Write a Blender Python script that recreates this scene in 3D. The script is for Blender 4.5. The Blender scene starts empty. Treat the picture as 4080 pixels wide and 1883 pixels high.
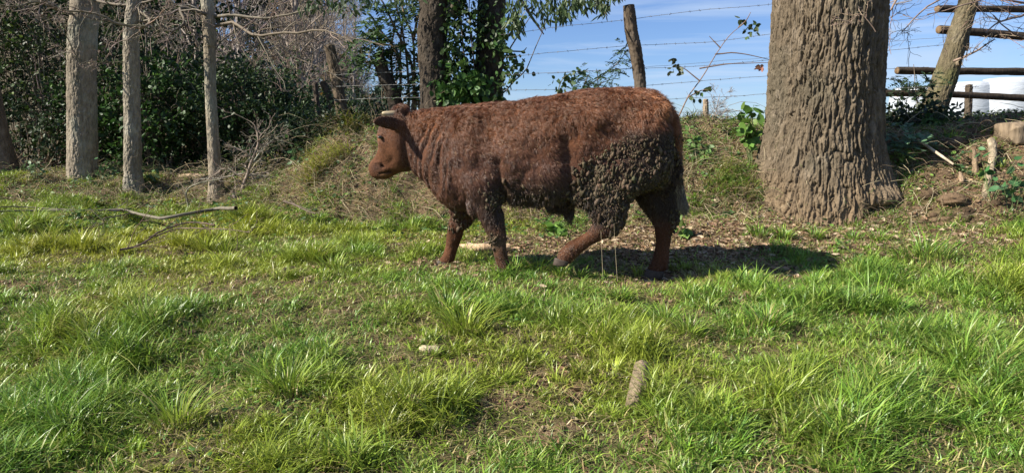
import bpy, math
import numpy as np
from mathutils import Vector
rng = np.random.default_rng(7)
scene = bpy.context.scene
# ---------------------------------------------------------------- camera
EYE = np.array([0.0, 0.0, 1.15]); FPX = 2808.0
PITCH = math.atan(381.5 / FPX)
cd = bpy.data.cameras.new('camera'); cam = bpy.data.objects.new('camera', cd)
scene.collection.objects.link(cam); scene.camera = cam
cam.location = EYE; cam.rotation_euler = (math.pi / 2 - PITCH, 0, 0)
cd.sensor_width = 36; cd.lens = 36 * FPX / 4080; cd.clip_start = 0.05; cd.clip_end = 3000
# ---------------------------------------------------------------- light
SUN_EL = math.radians(38); SUN_AZ = math.radians(73)      # azimuth from the viewer's back towards the left
SUN = np.array([-math.sin(SUN_AZ) * math.cos(SUN_EL), -math.cos(SUN_AZ) * math.cos(SUN_EL), math.sin(SUN_EL)])
ld = bpy.data.lights.new('sun', 'SUN'); ld.energy = 5.0; ld.angle = math.radians(0.5); ld.color = (1.0, 0.94, 0.82)
sl = bpy.data.objects.new('sun', ld); scene.collection.objects.link(sl)
sl.rotation_euler = Vector(SUN).to_track_quat('Z', 'Y').to_euler()
w = bpy.data.worlds.new("World"); scene.world = w; w.use_nodes = True
nt = w.node_tree; nt.nodes.clear()
wo = nt.nodes.new('ShaderNodeOutputWorld'); bg = nt.nodes.new('ShaderNodeBackground')
sky = nt.nodes.new('ShaderNodeTexSky'); sky.sky_type = 'NISHITA'; sky.sun_disc = False
sky.sun_elevation = SUN_EL; sky.sun_rotation = math.pi + SUN_AZ
sky.air_density = 1.0; sky.dust_density = 0.1; sky.ozone_density = 3.0
# thin wind-drawn clouds
tc = nt.nodes.new('ShaderNodeTexCoord'); mp = nt.nodes.new('ShaderNodeMapping')
mp.inputs['Scale'].default_value = (1.0, 1.0, 14.0); mp.inputs['Rotation'].default_value = (0.0, math.radians(4), 0.0)
nz = nt.nodes.new('ShaderNodeTexNoise'); nz.inputs['Scale'].default_value = 2.6; nz.inputs['Detail'].default_value = 6; nz.inputs['Roughness'].default_value = 0.55
nz.inputs['Distortion'].default_value = 0.6
cr = nt.nodes.new('ShaderNodeMapRange'); cr.inputs[1].default_value = 0.46; cr.inputs[2].default_value = 0.68; cr.inputs[3].default_value = 0.0; cr.inputs[4].default_value = 0.65
mx = nt.nodes.new('ShaderNodeMix'); mx.data_type = 'RGBA'
L = nt.links.new
L(tc.outputs['Generated'], mp.inputs['Vector']); L(mp.outputs[0], nz.inputs['Vector']); L(nz.outputs['Fac'], cr.inputs[0])
tint = nt.nodes.new('ShaderNodeMix'); tint.data_type = 'RGBA'; tint.blend_type = 'MULTIPLY'; tint.inputs[0].default_value = 1
tint.inputs[7].default_value = (0.86, 1.0, 1.34, 1)
L(sky.outputs[0], tint.inputs[6])
L(cr.outputs[0], mx.inputs[0]); L(tint.outputs[2], mx.inputs[6]); mx.inputs[7].default_value = (6.0, 7.4, 9.6, 1)
L(mx.outputs[2], bg.inputs[0]); bg.inputs[1].default_value = 0.05; L(bg.outputs[0], wo.inputs[0])
vs = scene.view_settings; scene.display_settings.display_device = 'sRGB'
vs.view_transform = 'Standard'; vs.look = 'None'; vs.gamma = 1; vs.exposure = 1.05
scene.cycles.max_bounces = 6; scene.cycles.diffuse_bounces = 3; scene.cycles.transmission_bounces = 3
# ---------------------------------------------------------------- projection helpers
CP, SP = math.cos(PITCH), math.sin(PITCH)
def ray(px, py):
    a = (np.asarray(px, float) - 2040) / FPX; b = -(np.asarray(py, float) - 941.5) / FPX
    return np.stack([a + 0 * b, CP + b * SP, -SP + b * CP + 0 * a], -1)
def P(px, py, Y):
    d = ray(px, py); return EYE + d * (np.asarray(Y, float) / d[..., 1])[..., None]
def proj(p):
    d = p - EYE; f = d[..., 1] * CP - d[..., 2] * SP; u = d[..., 1] * SP + d[..., 2] * CP
    return 2040 + FPX * d[..., 0] / f, 941.5 - FPX * u / f
# ---------------------------------------------------------------- noise
def _h(ix, iy, iz, s):
    n = (ix.astype(np.int64) * 374761393 + iy.astype(np.int64) * 668265263 + iz.astype(np.int64) * 2147483647 + s * 1274126177) & 0xffffffff
    n = ((n ^ (n >> 13)) * 1274126177) & 0xffffffff
    n = ((n ^ (n >> 16)) * 2246822519) & 0xffffffff
    return ((n ^ (n >> 15)) & 0xffffff) / float(0xffffff)
def vn(p, s=0):
    p = np.asarray(p, float); i = np.floor(p); f = p - i; f = f * f * (3 - 2 * f); i = i.astype(np.int64)
    r = 0
    for dx in (0, 1):
        for dy in (0, 1):
            for dz in (0, 1):
                wgt = (f[..., 0] if dx else 1 - f[..., 0]) * (f[..., 1] if dy else 1 - f[..., 1]) * (f[..., 2] if dz else 1 - f[..., 2])
                r = r + wgt * _h(i[..., 0] + dx, i[..., 1] + dy, i[..., 2] + dz, s)
    return r
def fbm(p, s=0, o=4):
    r = 0; a = 0.5; t = 0
    for k in range(o):
        r = r + a * vn(np.asarray(p) * 2 ** k, s + k * 17); t += a; a *= 0.5
    return r / t
def worley(p, s=0):
    i = np.floor(p).astype(np.int64); f1 = np.full(p.shape[:-1], 9.0); f2 = f1.copy(); cid = np.zeros(p.shape[:-1])
    for dx in (-1, 0, 1):
        for dy in (-1, 0, 1):
            for dz in (-1, 0, 1):
                c = i + np.array([dx, dy, dz])
                q = c + np.stack([_h(c[..., 0], c[..., 1], c[..., 2], s + k) for k in (1, 2, 3)], -1)
                d = np.sqrt(((q - p) ** 2).sum(-1))
                near = d < f1
                f2 = np.where(near, f1, np.minimum(f2, d)); cid = np.where(near, _h(c[..., 0], c[..., 1], c[..., 2], s + 9), cid); f1 = np.where(near, d, f1)
    return f1, f2, cid
def xy3(x, y, sc): return np.stack([x * sc, y * sc, 0 * x], -1)
def sst(a, b, x): t = np.clip((x - a) / (b - a), 0, 1); return t * t * (3 - 2 * t)
def nrm(v): return v / np.maximum(np.linalg.norm(v, axis=-1, keepdims=True), 1e-9)
def U(a, b, n=None): return rng.uniform(a, b, n)
# ---------------------------------------------------------------- materials
def mat(name, rough=0.8, spec=0.3, trans=0.0, noise=None, bump=None, hair=False, sheen=0.0, coat=0.0):
    m = bpy.data.materials.new(name); m.use_nodes = True; t = m.node_tree; b = t.nodes['Principled BSDF']; l = t.links.new
    a = t.nodes.new('ShaderNodeAttribute'); a.attribute_name = 'Col'; col = a.outputs['Color']
    if hair:
        hi = t.nodes.new('ShaderNodeHairInfo'); mr = t.nodes.new('ShaderNodeMapRange'); mr.inputs[3].default_value = 0.6; mr.inputs[4].default_value = 1.45
        l(hi.outputs['Random'], mr.inputs[0]); vm = t.nodes.new('ShaderNodeVectorMath'); vm.operation = 'SCALE'
        l(col, vm.inputs[0]); l(mr.outputs[0], vm.inputs['Scale']); col = vm.outputs[0]
    if noise:
        g = t.nodes.new('ShaderNodeNewGeometry'); n = t.nodes.new('ShaderNodeTexNoise'); n.inputs['Scale'].default_value = noise[0]; n.inputs['Detail'].default_value = 6
        mpp = t.nodes.new('ShaderNodeMapping'); mpp.inputs['Scale'].default_value = noise[3] if len(noise) > 3 else (1, 1, 1)
        l(g.outputs['Position'], mpp.inputs[0]); l(mpp.outputs[0], n.inputs['Vector'])
        mr = t.nodes.new('ShaderNodeMapRange'); mr.inputs[1].default_value = 0.3; mr.inputs[2].default_value = 0.7; mr.inputs[3].default_value = noise[1]; mr.inputs[4].default_value = noise[2]
        l(n.outputs['Fac'], mr.inputs[0]); vm = t.nodes.new('ShaderNodeVectorMath'); vm.operation = 'SCALE'
        l(col, vm.inputs[0]); l(mr.outputs[0], vm.inputs['Scale']); col = vm.outputs[0]
    l(col, b.inputs['Base Color']); b.inputs['Roughness'].default_value = rough; b.inputs['Specular IOR Level'].default_value = spec
    b.inputs['Sheen Weight'].default_value = sheen; b.inputs['Coat Weight'].default_value = coat
    if bump:
        g = t.nodes.new('ShaderNodeNewGeometry'); n = t.nodes.new('ShaderNodeTexNoise'); n.inputs['Scale'].default_value = bump[0]; n.inputs['Detail'].default_value = 5
        mpp = t.nodes.new('ShaderNodeMapping'); mpp.inputs['Scale'].default_value = bump[3] if len(bump) > 3 else (1, 1, 1)
        l(g.outputs['Position'], mpp.inputs[0]); l(mpp.outputs[0], n.inputs['Vector'])
        bb = t.nodes.new('ShaderNodeBump'); bb.inputs['Strength'].default_value = bump[1]; bb.inputs['Distance'].default_value = bump[2]
        l(n.outputs['Fac'], bb.inputs['Height']); l(bb.outputs[0], b.inputs['Normal'])
    if trans:
        tr = t.nodes.new('ShaderNodeBsdfTranslucent'); ms = t.nodes.new('ShaderNodeMixShader'); ms.inputs[0].default_value = trans
        l(col, tr.inputs[0]); l(b.outputs[0], ms.inputs[1]); l(tr.outputs[0], ms.inputs[2]); l(ms.outputs[0], t.nodes['Material Output'].inputs[0])
    return m
M = dict(
    ground=mat('soil', 0.95, 0.1, noise=(9, 0.7, 1.35), bump=(45, 0.8, 0.02)),
    grass=mat('grass_blade', 0.4, 0.42, 0.26),
    leaf=mat('leaf', 0.5, 0.3, 0.25),
    litter=mat('dead_leaf', 0.75, 0.2, 0.12),
    bark=mat('bark', 0.9, 0.15, noise=(30, 0.75, 1.3, (1, 1, .35)), bump=(60, 1.0, 0.02, (1, 1, .35))),
    twig=mat('twig_bark', 0.75, 0.25, noise=(20, 0.7, 1.3)),
    wood=mat('weathered_wood', 0.8, 0.2, noise=(26, 0.6, 1.4, (1, 1, .2)), bump=(60, 0.8, 0.01, (1, 1, .2))),
    wire=mat('wire', 0.5, 0.5), wrap=mat('plastic_wrap', 0.28, 0.6, 0.0, noise=(3, 0.93, 1.04), bump=(5, 0.35, 0.05, (1, 1, 4))),
    hide=mat('hide', 0.85, 0.15, noise=(60, 0.7, 1.25), bump=(120, .6, .01)), hair=mat('hair', 0.42, 0.55, 0.0, hair=True),
    horn=mat('horn', 0.5, 0.4, noise=(40, .8, 1.15)), hoof=mat('hoof', 0.6, 0.3, noise=(50, .7, 1.2)), eye=mat('eye', 0.08, 0.6, coat=.5),
    mud=mat('mud', 0.9, 0.15, noise=(55, 0.6, 1.4), bump=(150, .8, .006)),
)
# ---------------------------------------------------------------- mesh helpers
COLL = scene.collection
def tag(o, label=None, cat=None, group=None, kind=None):
    if label: o['label'] = label
    if cat: o['category'] = cat
    if group: o['group'] = group
    if kind: o['kind'] = kind
    return o
def empty(name, loc, label, cat, group=None):
    o = bpy.data.objects.new(name, None); COLL.objects.link(o); o.location = [float(v) for v in loc]; o.empty_display_size = 0.1
    return tag(o, label, cat, group)
def mk(name, chunks, m, parent=None, smooth=True):
    """chunks: list of (V, [face arrays], colour)"""
    Vs, Fs, Cs, off = [], [], [], 0
    for V, F, C in chunks:
        V = np.asarray(V, np.float64).reshape(-1, 3)
        if isinstance(F, np.ndarray): F = [F]
        for f in F: Fs.append(np.asarray(f, np.int64) + off)
        C = np.asarray(C, float)
        Cs.append(np.broadcast_to(C, (len(V), 3)) if C.ndim == 1 else C)
        Vs.append(V); off += len(V)
    V = np.concatenate(Vs); C = np.concatenate(Cs)
    if parent is not None: V = V - np.array(parent.matrix_basis.translation)
    me = bpy.data.meshes.new(name); me.vertices.add(len(V)); me.vertices.foreach_set('co', V.astype(np.float32).ravel())
    lv = np.concatenate([f.ravel() for f in Fs]); ls = np.concatenate([np.full(len(f), f.shape[1]) for f in Fs])
    st = np.concatenate([[0], np.cumsum(ls)[:-1]])
    me.loops.add(len(lv)); me.loops.foreach_set('vertex_index', lv.astype(np.int32))
    me.polygons.add(len(ls)); me.polygons.foreach_set('loop_start', st.astype(np.int32))
    me.polygons.foreach_set('use_smooth', np.full(len(ls), smooth)); me.update(calc_edges=True)
    at = me.color_attributes.new('Col', 'FLOAT_COLOR', 'POINT')
    at.data.foreach_set('color', np.concatenate([np.clip(C, 0, 1), np.ones((len(V), 1))], 1).astype(np.float32).ravel())
    me.materials.append(m); o = bpy.data.objects.new(name, me); COLL.objects.link(o)
    if parent is not None: o.parent = parent
    return o
def frames(Pt):
    T = nrm(np.gradient(Pt, axis=-2)); av = nrm(Pt[..., -1, :] - Pt[..., 0, :])
    ref = np.where((np.abs(av[..., 2:3]) > 0.8), np.array([0.0, 1, 0]), np.array([0.0, 0, 1]))[..., None, :]
    A = nrm(np.cross(T, np.broadcast_to(ref, T.shape))); B = np.cross(T, A); return A, B
def tubes(Pt, R, sides=3, col=(0.1, 0.1, 0.1), cap=False):
    """Pt (n,k,3), R (n,k): returns chunk"""
    Pt = np.asarray(Pt, float); R = np.asarray(R, float)
    if Pt.ndim == 2: Pt = Pt[None]; R = R[None]
    n, k, _ = Pt.shape; A, B = frames(Pt); th = np.linspace(0, 2 * np.pi, sides, endpoint=False)
    V = Pt[:, :, None] + R[:, :, None, None] * (np.cos(th)[:, None] * A[:, :, None] + np.sin(th)[:, None] * B[:, :, None])
    idx = np.arange(n * k * sides).reshape(n, k, sides); nx = np.roll(idx, -1, 2)
    F = [np.stack([idx[:, :-1], nx[:, :-1], nx[:, 1:], idx[:, 1:]], -1).reshape(-1, 4)]
    if cap: F += [idx[:, 0, ::-1].copy(), idx[:, -1]]
    C = np.asarray(col, float)
    if C.ndim == 2 and len(C) == n and n > 1: C = np.repeat(C, k * sides, 0)
    elif C.ndim == 2: C = C[0]
    return V.reshape(-1, 3), F, C
def resample(pts, k):
    pts = np.asarray(pts, float); t = np.linspace(0, len(pts) - 1, k); n = len(pts)
    ii = np.clip(t.astype(int), 0, n - 2); f = (t - ii)[:, None]
    p0 = pts[np.maximum(ii - 1, 0)]; p1 = pts[ii]; p2 = pts[ii + 1]; p3 = pts[np.minimum(ii + 2, n - 1)]
    return 0.5 * (2 * p1 + (p2 - p0) * f + (2 * p0 - 5 * p1 + 4 * p2 - p3) * f ** 2 + (3 * p1 - p0 - 3 * p2 + p3) * f ** 3)
def wobble(pts, amp, sc=3, s=0):
    return pts + amp * 2 * (np.stack([fbm(pts * sc + 31 * k, s + k, 3) for k in range(3)], -1) - 0.5)
def grow(Pp, Rp, nch, k, lr, ang, rr=0.5, wig=0.12, t0=0.25, t1=1.0, up=0.0, droop=0.0):
    """children of parent strands: returns (m,k,3),(m,k)"""
    n, kp, _ = Pp.shape; par = np.repeat(np.arange(n), nch); m = len(par)
    t = U(t0, t1, m) * (kp - 1); i = np.clip(t.astype(int), 0, kp - 2); f = (t - i)[:, None]
    o = Pp[par, i] * (1 - f) + Pp[par, i + 1] * f; T = nrm(Pp[par, i + 1] - Pp[par, i]); r0 = (Rp[par, i] * (1 - f[:, 0]) + Rp[par, i + 1] * f[:, 0]) * rr
    Ls = np.linalg.norm(np.diff(Pp, axis=1), axis=2).sum(1)[par] * U(lr[0], lr[1], m) * (1 - 0.45 * t / (kp - 1))
    side = nrm(np.cross(T, rng.normal(size=(m, 3)))); a = np.radians(U(ang[0], ang[1], m))[:, None]
    d = nrm(T * np.cos(a) + side * np.sin(a) + np.array([0, 0, up])); out = np.zeros((m, k, 3)); out[:, 0] = o
    for j in range(1, k):
        d = nrm(d + rng.normal(size=(m, 3)) * wig + np.array([0, 0, -droop])); out[:, j] = out[:, j - 1] + d * (Ls / (k - 1))[:, None]
    return out, r0[:, None] * np.linspace(1, 0.25, k)[None]
def leaves(c, d, n, Lg, W, fold=0.25, droop=0.0):
    """c base, d direction, n approx normal, all (m,3); pointed leaf of 6 verts, 2 quads"""
    d = nrm(d); s = nrm(np.cross(d, n)); u = np.cross(s, d); Lg = np.asarray(Lg)[:, None] * np.ones((len(c), 1)); W = np.asarray(W)[:, None] * np.ones((len(c), 1))
    dr = -np.array([0, 0, 1.0]) * Lg * droop
    p0 = c; p5 = c + d * Lg + dr; m1 = c + d * Lg * .5 - u * W * fold + dr * .3
    l1 = c + d * Lg * .22 + s * W * .82 + dr * .1; r1 = c + d * Lg * .22 - s * W * .82 + dr * .1; l2 = c + d * Lg * .62 + s * W * .8 + dr * .45; r2 = c + d * Lg * .62 - s * W * .8 + dr * .45
    V = np.stack([p0, l1, l2, p5, r2, r1, m1], 1); m = len(c); b = np.arange(m)[:, None] * 7
    F = [np.concatenate([b + np.array([[0, 6, 1]]), b + np.array([[1, 6, 2]]), b + np.array([[2, 6, 3]]), b + np.array([[3, 6, 4]]), b + np.array([[4, 6, 5]]), b + np.array([[5, 6, 0]])])]
    return V.reshape(-1, 3), F
def jit(c, m, v=0.25, h=0.06):
    c = np.asarray(c, float); return np.clip(c[None] * (1 + U(-v, v, (m, 1))) * (1 + rng.normal(size=(m, 3)) * h), 0, 1)
def randdir(m): return nrm(rng.normal(size=(m, 3)))
def loft(rings, seg=24, e=2.0):
    """rings: list of (centre, axisA, axisB, eccentric exponent) ; closed capped tube"""
    th = np.linspace(0, 2 * np.pi, seg, endpoint=False); c, s = np.cos(th), np.sin(th)
    pc = np.sign(c) * np.abs(c) ** (2 / e); ps = np.sign(s) * np.abs(s) ** (2 / e); V = []
    for (o, A, B) in rings: V.append(o + pc[:, None] * A + ps[:, None] * B)
    k = len(rings); V = np.concatenate(V + [np.array([rings[0][0]]), np.array([rings[-1][0]])]); idx = np.arange(k * seg).reshape(k, seg); nx = np.roll(idx, -1, 1)
    F = [np.stack([idx[:-1], nx[:-1], nx[1:], idx[1:]], -1).reshape(-1, 4),
         np.stack([nx[0], idx[0], np.full(seg, k * seg)], -1), np.stack([idx[-1], nx[-1], np.full(seg, k * seg + 1)], -1)]
    return V, F
# ---------------------------------------------------------------- terrain
def H0(x, y):
    toeY = np.interp(x, [-8, -4, -2.2, 0, 2, 4, 6], [8.9, 9.0, 7.9, 7.3, 6.75, 5.95, 5.4])
    wid = np.interp(x, [-8, -4, -2.2, 0, 2, 4, 6], [1.1, 1.2, 1.5, 1.35, 1.35, 1.5, 1.6])
    cz = np.interp(x, [-8, -4.2, -3.2, -2.2, 0, 2.2, 3.2, 4.2, 5.0, 5.6, 7], [0.68, 0.72, 0.95, 1.38, 1.33, 1.31, 1.26, 1.24, 1.32, 1.47, 1.75])
    past = 0.10 + 0.02 * y + 0.16 * sst(4.6, 6.6, y) * sst(0, 2, x) + 0.04 * sst(2, 6, y) * sst(1.5, -1, x) - 0.22 * sst(4.2, 1.5, y)
    past = past - 0.05 * np.exp(-((x - .95) / .45) ** 2 - ((y - 4.95) / .4) ** 2)
    past = past + 0.17 * np.exp(-((x - 4.6) / 1.0) ** 2 - ((y - 5.3) / 0.9) ** 2)
    t = np.clip((y - toeY) / wid, 0, 1); s = np.where(t < 1, t ** 0.85, 1.0); s = s * s * (3 - 2 * s) * .55 + .45 * s
    bk = sst(0.2, 1.6, y - toeY - wid) * sst(2.5, 4, x); top = cz * (1 - bk) + np.minimum(cz, 1.33) * bk + 0.034 * np.clip(y - toeY - wid, 0, 11) * sst(-1, 2, x)
    z = past * (1 - s) + top * s
    r = x / np.maximum(y, 1)
    hill = sst(15, 62, y) * 15.0 * sst(-0.12, -0.62, r); hill = np.where(y > 75, hill * (1 - sst(200, 600, y)), hill)
    return z + hill
def H(x, y):
    x = np.asarray(x, float); y = np.asarray(y, float)
    z = H0(x, y); near = sst(14, 9, np.hypot(x, y))
    onbank = sst(6.2, 7.2, y)
    near = near * (1 - .8 * np.exp(-((x - .15) / 1.6) ** 2 - ((y - 5.0) / .5) ** 2))
    z = z + near * ((fbm(xy3(x, y, 1.3), 3, 3) - .5) * (0.10 + .16 * onbank) + (fbm(xy3(x, y, 4.5), 5, 3) - .5) * (0.085 + .12 * onbank))
    return z
def region(x, y):
    """bare-ground share (0 full grass, 1 litter)"""
    toe = np.interp(x, [-8, -4, -2.2, 0, 2, 4, 6], [8.9, 9.0, 7.9, 7.3, 6.75, 6.55, 6.0])
    n = fbm(xy3(x, y, 1.1), 11, 4); n2 = fbm(xy3(x * .8, y * 1.5, 3.8), 12, 3); n3 = fbm(xy3(x, y * 1.3, 7.5), 13, 2)
    bare = sst(.58, .68, n * .2 + n2 * .35 + n3 * .45) * .9
    bank = sst(-.5, .5, y - toe) * np.where(x < -3, 0.62, 0.68) * (.55 + .9 * n2)
    under = np.clip(np.exp(-((x - 1.5) / 2.3) ** 2 - ((y - 6.1) / 0.95) ** 2) * 1.25, 0, 1)
    und2 = np.exp(-((x - 1.9) / .9) ** 2 - ((y - 5.3) / .45) ** 2) * .6
    dirt = sst(3.6, 4.1, x) * sst(5.5, 6.2, y)
    return np.clip(np.maximum.reduce([bare, bank, under, und2, dirt]), 0, 1)
def hn(x, y, e=0.03):
    gx = (H(x + e, y) - H(x - e, y)) / (2 * e); gy = (H(x, y + e) - H(x, y - e)) / (2 * e)
    return nrm(np.stack([-gx, -gy, np.ones_like(gx)], -1))
def onground(px, py, y0=1.5, y1=16):
    """first hit of the ray with the terrain"""
    px = np.atleast_1d(px); py = np.atleast_1d(py); out = []
    for a, b in zip(px, py):
        ys = np.linspace(y0, y1, 1500); p = P(np.full(1500, a), np.full(1500, b), ys); g = p[:, 2] - H(p[:, 0], p[:, 1])
        i = np.argmax(g < 0) if (g < 0).any() else 1499; out.append(p[i])
    return np.array(out)
fx = np.arange(-8, 8.01, 0.04); ox = 8 + np.cumsum(0.15 * 1.16 ** np.arange(36)); gx = np.concatenate([-ox[::-1], fx, ox])
fy = np.arange(1.2, 11.5, 0.04); oy = 11.5 + np.cumsum(0.15 * 1.17 ** np.arange(40)); by = 1.2 - np.cumsum(0.2 * 1.25 ** np.arange(24)); gy = np.concatenate([by[::-1], fy, oy])
X, Y = np.meshgrid(gx, gy); Z = H(X, Y); idx = np.arange(X.size).reshape(X.shape)
fr = region(X, Y); n = fbm(xy3(X, Y, 5), 21, 4)[..., None]
soil = np.array([.090, .058, .034]); green = np.array([.085, .072, .034]); lit = np.array([.17, .115, .07])
gc = green * (1 - fr[..., None]) + (soil * (1 - n) * 1.4 + lit * n * .9) * fr[..., None]
far = sst(12, 16, Y)[..., None]; gc = gc * (1 - far) + (np.array([.06, .075, .025]) * (1 - sst(-.1, -.2, X / Y)[..., None]) + np.array([.085, .070, .045]) * sst(-.1, -.2, X / Y)[..., None]) * far
gV = np.stack([X, Y, Z], -1).reshape(-1, 3)
gF = np.stack([idx[:-1, :-1], idx[:-1, 1:], idx[1:, 1:], idx[1:, :-1]], -1).reshape(-1, 4)
tag(mk('ground', [(gV, gF, gc.reshape(-1, 3))], M['ground']), kind='structure')
# ---------------------------------------------------------------- grass, litter
def blades(root, nv, hgt, lean, az, wid, col, segs=4):
    m = len(root); t = np.linspace(0, 1, segs + 1)
    dirh = np.stack([np.cos(az), np.sin(az), 0 * az], -1); s = np.stack([-np.sin(az), np.cos(az), 0 * az], -1)
    tw = U(-.9, .9, m)[:, None]; s = nrm(s * np.cos(tw) + dirh * np.sin(tw))
    ctr = root[:, None] + hgt[:, None, None] * (t[None, :, None] * (1 - .30 * lean[:, None, None] * t[None, :, None]) * nrm(nv + np.array([0, 0, .6]))[:, None] + (lean[:, None] * t[None] ** 2.1)[..., None] * dirh[:, None])
    ctr[..., 2] -= hgt[:, None] * np.clip(lean[:, None] - .7, 0, 3) * .33 * t[None] ** 3
    ww = wid[:, None] * np.array([.75, 1, .85, .55, 0][:segs + 1] if segs == 4 else [.8, 1, .6, 0])[None]
    Lf = ctr - s[:, None] * ww[..., None]; Rt = ctr + s[:, None] * ww[..., None]
    k = segs; V = np.concatenate([np.stack([Lf[:, :k], Rt[:, :k]], 2).reshape(m, 2 * k, 3), ctr[:, k:k + 1]], 1); nvv = 2 * k + 1
    b = np.arange(m)[:, None] * nvv; Q = [b + np.array([[2 * j, 2 * j + 1, 2 * j + 3, 2 * j + 2]]) for j in range(k - 1)]; T = b + np.array([[2 * k - 2, 2 * k - 1, 2 * k]])
    tt = np.concatenate([np.repeat(t[:k], 2), [1]])[None, :, None]; C = col[:, None] * np.ones((1, nvv, 1))
    dry = np.array([.30, .26, .09]); C = C * (1 - .45 * (1 - tt) ** 3) + dry * .45 * (1 - tt) ** 3
    return V.reshape(-1, 3), [np.concatenate(Q), T], C.reshape(-1, 3)
def sample_ground(n, dens, y0=1.3, y1=10.3):
    """points over the seen wedge, density ~ 1/Y, kept with probability dens(x,y)"""
    out = []
    tot = 0
    while tot < n:
        k = int(n * 1.5); u = U(0, 1, k); y = (y0 ** 1.25 + u * (y1 ** 1.25 - y0 ** 1.25)) ** .8; x = U(-.98, .98, k) * (y + .5)
        keep = U(0, 1, k) < dens(x, y); out.append(np.stack([x[keep], y[keep]], 1)); tot += keep.sum()
    return np.concatenate(out)[:n]
GC = np.array([[.175, .30, .028], [.095, .21, .022], [.27, .36, .060], [.13, .265, .042]])
def grasscol(x, y, m, yl=.12):
    n = fbm(xy3(x, y, .9), 41, 3); i = rng.integers(0, 4, m); c = GC[i].copy()
    warm = np.array([.33, .35, .035]); k = np.clip(sst(.45, .70, n) * .55 + sst(-1.2, -3.0, x) * .35 * sst(3, 6, y), 0, .9)[:, None]; c = c * (1 - k) + warm * k
    c *= U(.45, 1.55, (m, 1)); d = U(0, 1, m) < yl; c[d] = np.array([.42, .36, .15]) * U(.6, 1.2, (d.sum(), 1)); return c
ch = []
# clumps
HF = [(K0[0], K0[1]) for K0 in (P(2600, 1110, 5.03), P(1765, 1065, 5.3), P(2230, 1090, 4.7))]
def hoofclear(x, y):
    r = 1
    for i, (a, b) in enumerate(HF):
        s = (.26, .19) if i < 2 else (.16, .1); r = r * (1 - .97 * np.exp(-((x - a) / s[0]) ** 4 - ((y - b + (.12 if i < 2 else 0)) / (s[1] * 1.6)) ** 4))
    return r
def dcl(x, y):
    tuft = sst(.42, .62, fbm(xy3(x, y, 1.6), 51, 3)); return np.clip((1 - .93 * region(x, y)) * (.25 + .4 * tuft + .5 * sst(.44, .60, fbm(xy3(x, y, 3.2), 52, 2))), 0, 1) * hoofclear(x, y)
NC = 23500
cp = sample_ground(NC, dcl); big = fbm(xy3(cp[:, 0], cp[:, 1], 1.6), 51, 3)
nb = rng.integers(9, 26, NC); ci = np.repeat(np.arange(NC), nb); m = len(ci)
spread = U(.015, .06, NC) * (1 + .5 * (cp[:, 1] > 6)); a = U(0, 2 * np.pi, m); r = np.sqrt(U(0, 1, m)) * spread[ci]
x = cp[ci, 0] + np.cos(a) * r; y = cp[ci, 1] + np.sin(a) * r
hc = U(.045, .11, NC) * (.55 + .75 * sst(.40, .68, big)) * np.interp(cp[:, 1], [2, 5, 8], [1.0, 1.0, .95]); hc *= np.where(U(0, 1, NC) < .08, 1.5, 1)
hc *= .60 + .85 * sst(.44, .62, fbm(xy3(cp[:, 0], cp[:, 1], 3.2), 52, 2)); hc *= 1 - .45 * region(cp[:, 0], cp[:, 1])
wind = U(0, 2 * np.pi, NC)[ci]; az = np.where(U(0, 1, m) < .65, a, wind) + rng.normal(size=m) * .8
tint = grasscol(cp[:, 0], cp[:, 1], NC, .05)[ci] * .6 + grasscol(x, y, m, .07) * .4
root = np.stack([x, y, H(x, y) - .006], -1)
ch.append(blades(root, hn(x, y), hc[ci] * U(.6, 1.25, m), np.abs(rng.normal(size=m)) * .50 + .12 + r / spread[ci] * .35, az, np.interp(y, [2, 5, 9], [.0024, .0030, .0042]) * U(.6, 1.6, m), tint))
# short sward between the clumps
N2 = 150000
q = sample_ground(N2, lambda x, y: np.clip(1 - .88 * region(x, y), 0, 1) * (.3 + .7 * hoofclear(x, y))); x, y = q.T
ch.append(blades(np.stack([x, y, H(x, y) - .004], -1), hn(x, y), U(.025, .075, N2), U(.3, 1.7, N2), U(0, 2 * np.pi, N2), np.interp(y, [2, 5, 9], [.0022, .0030, .0042]) * U(.6, 1.4, N2), grasscol(x, y, N2, .24), segs=3))
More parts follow.
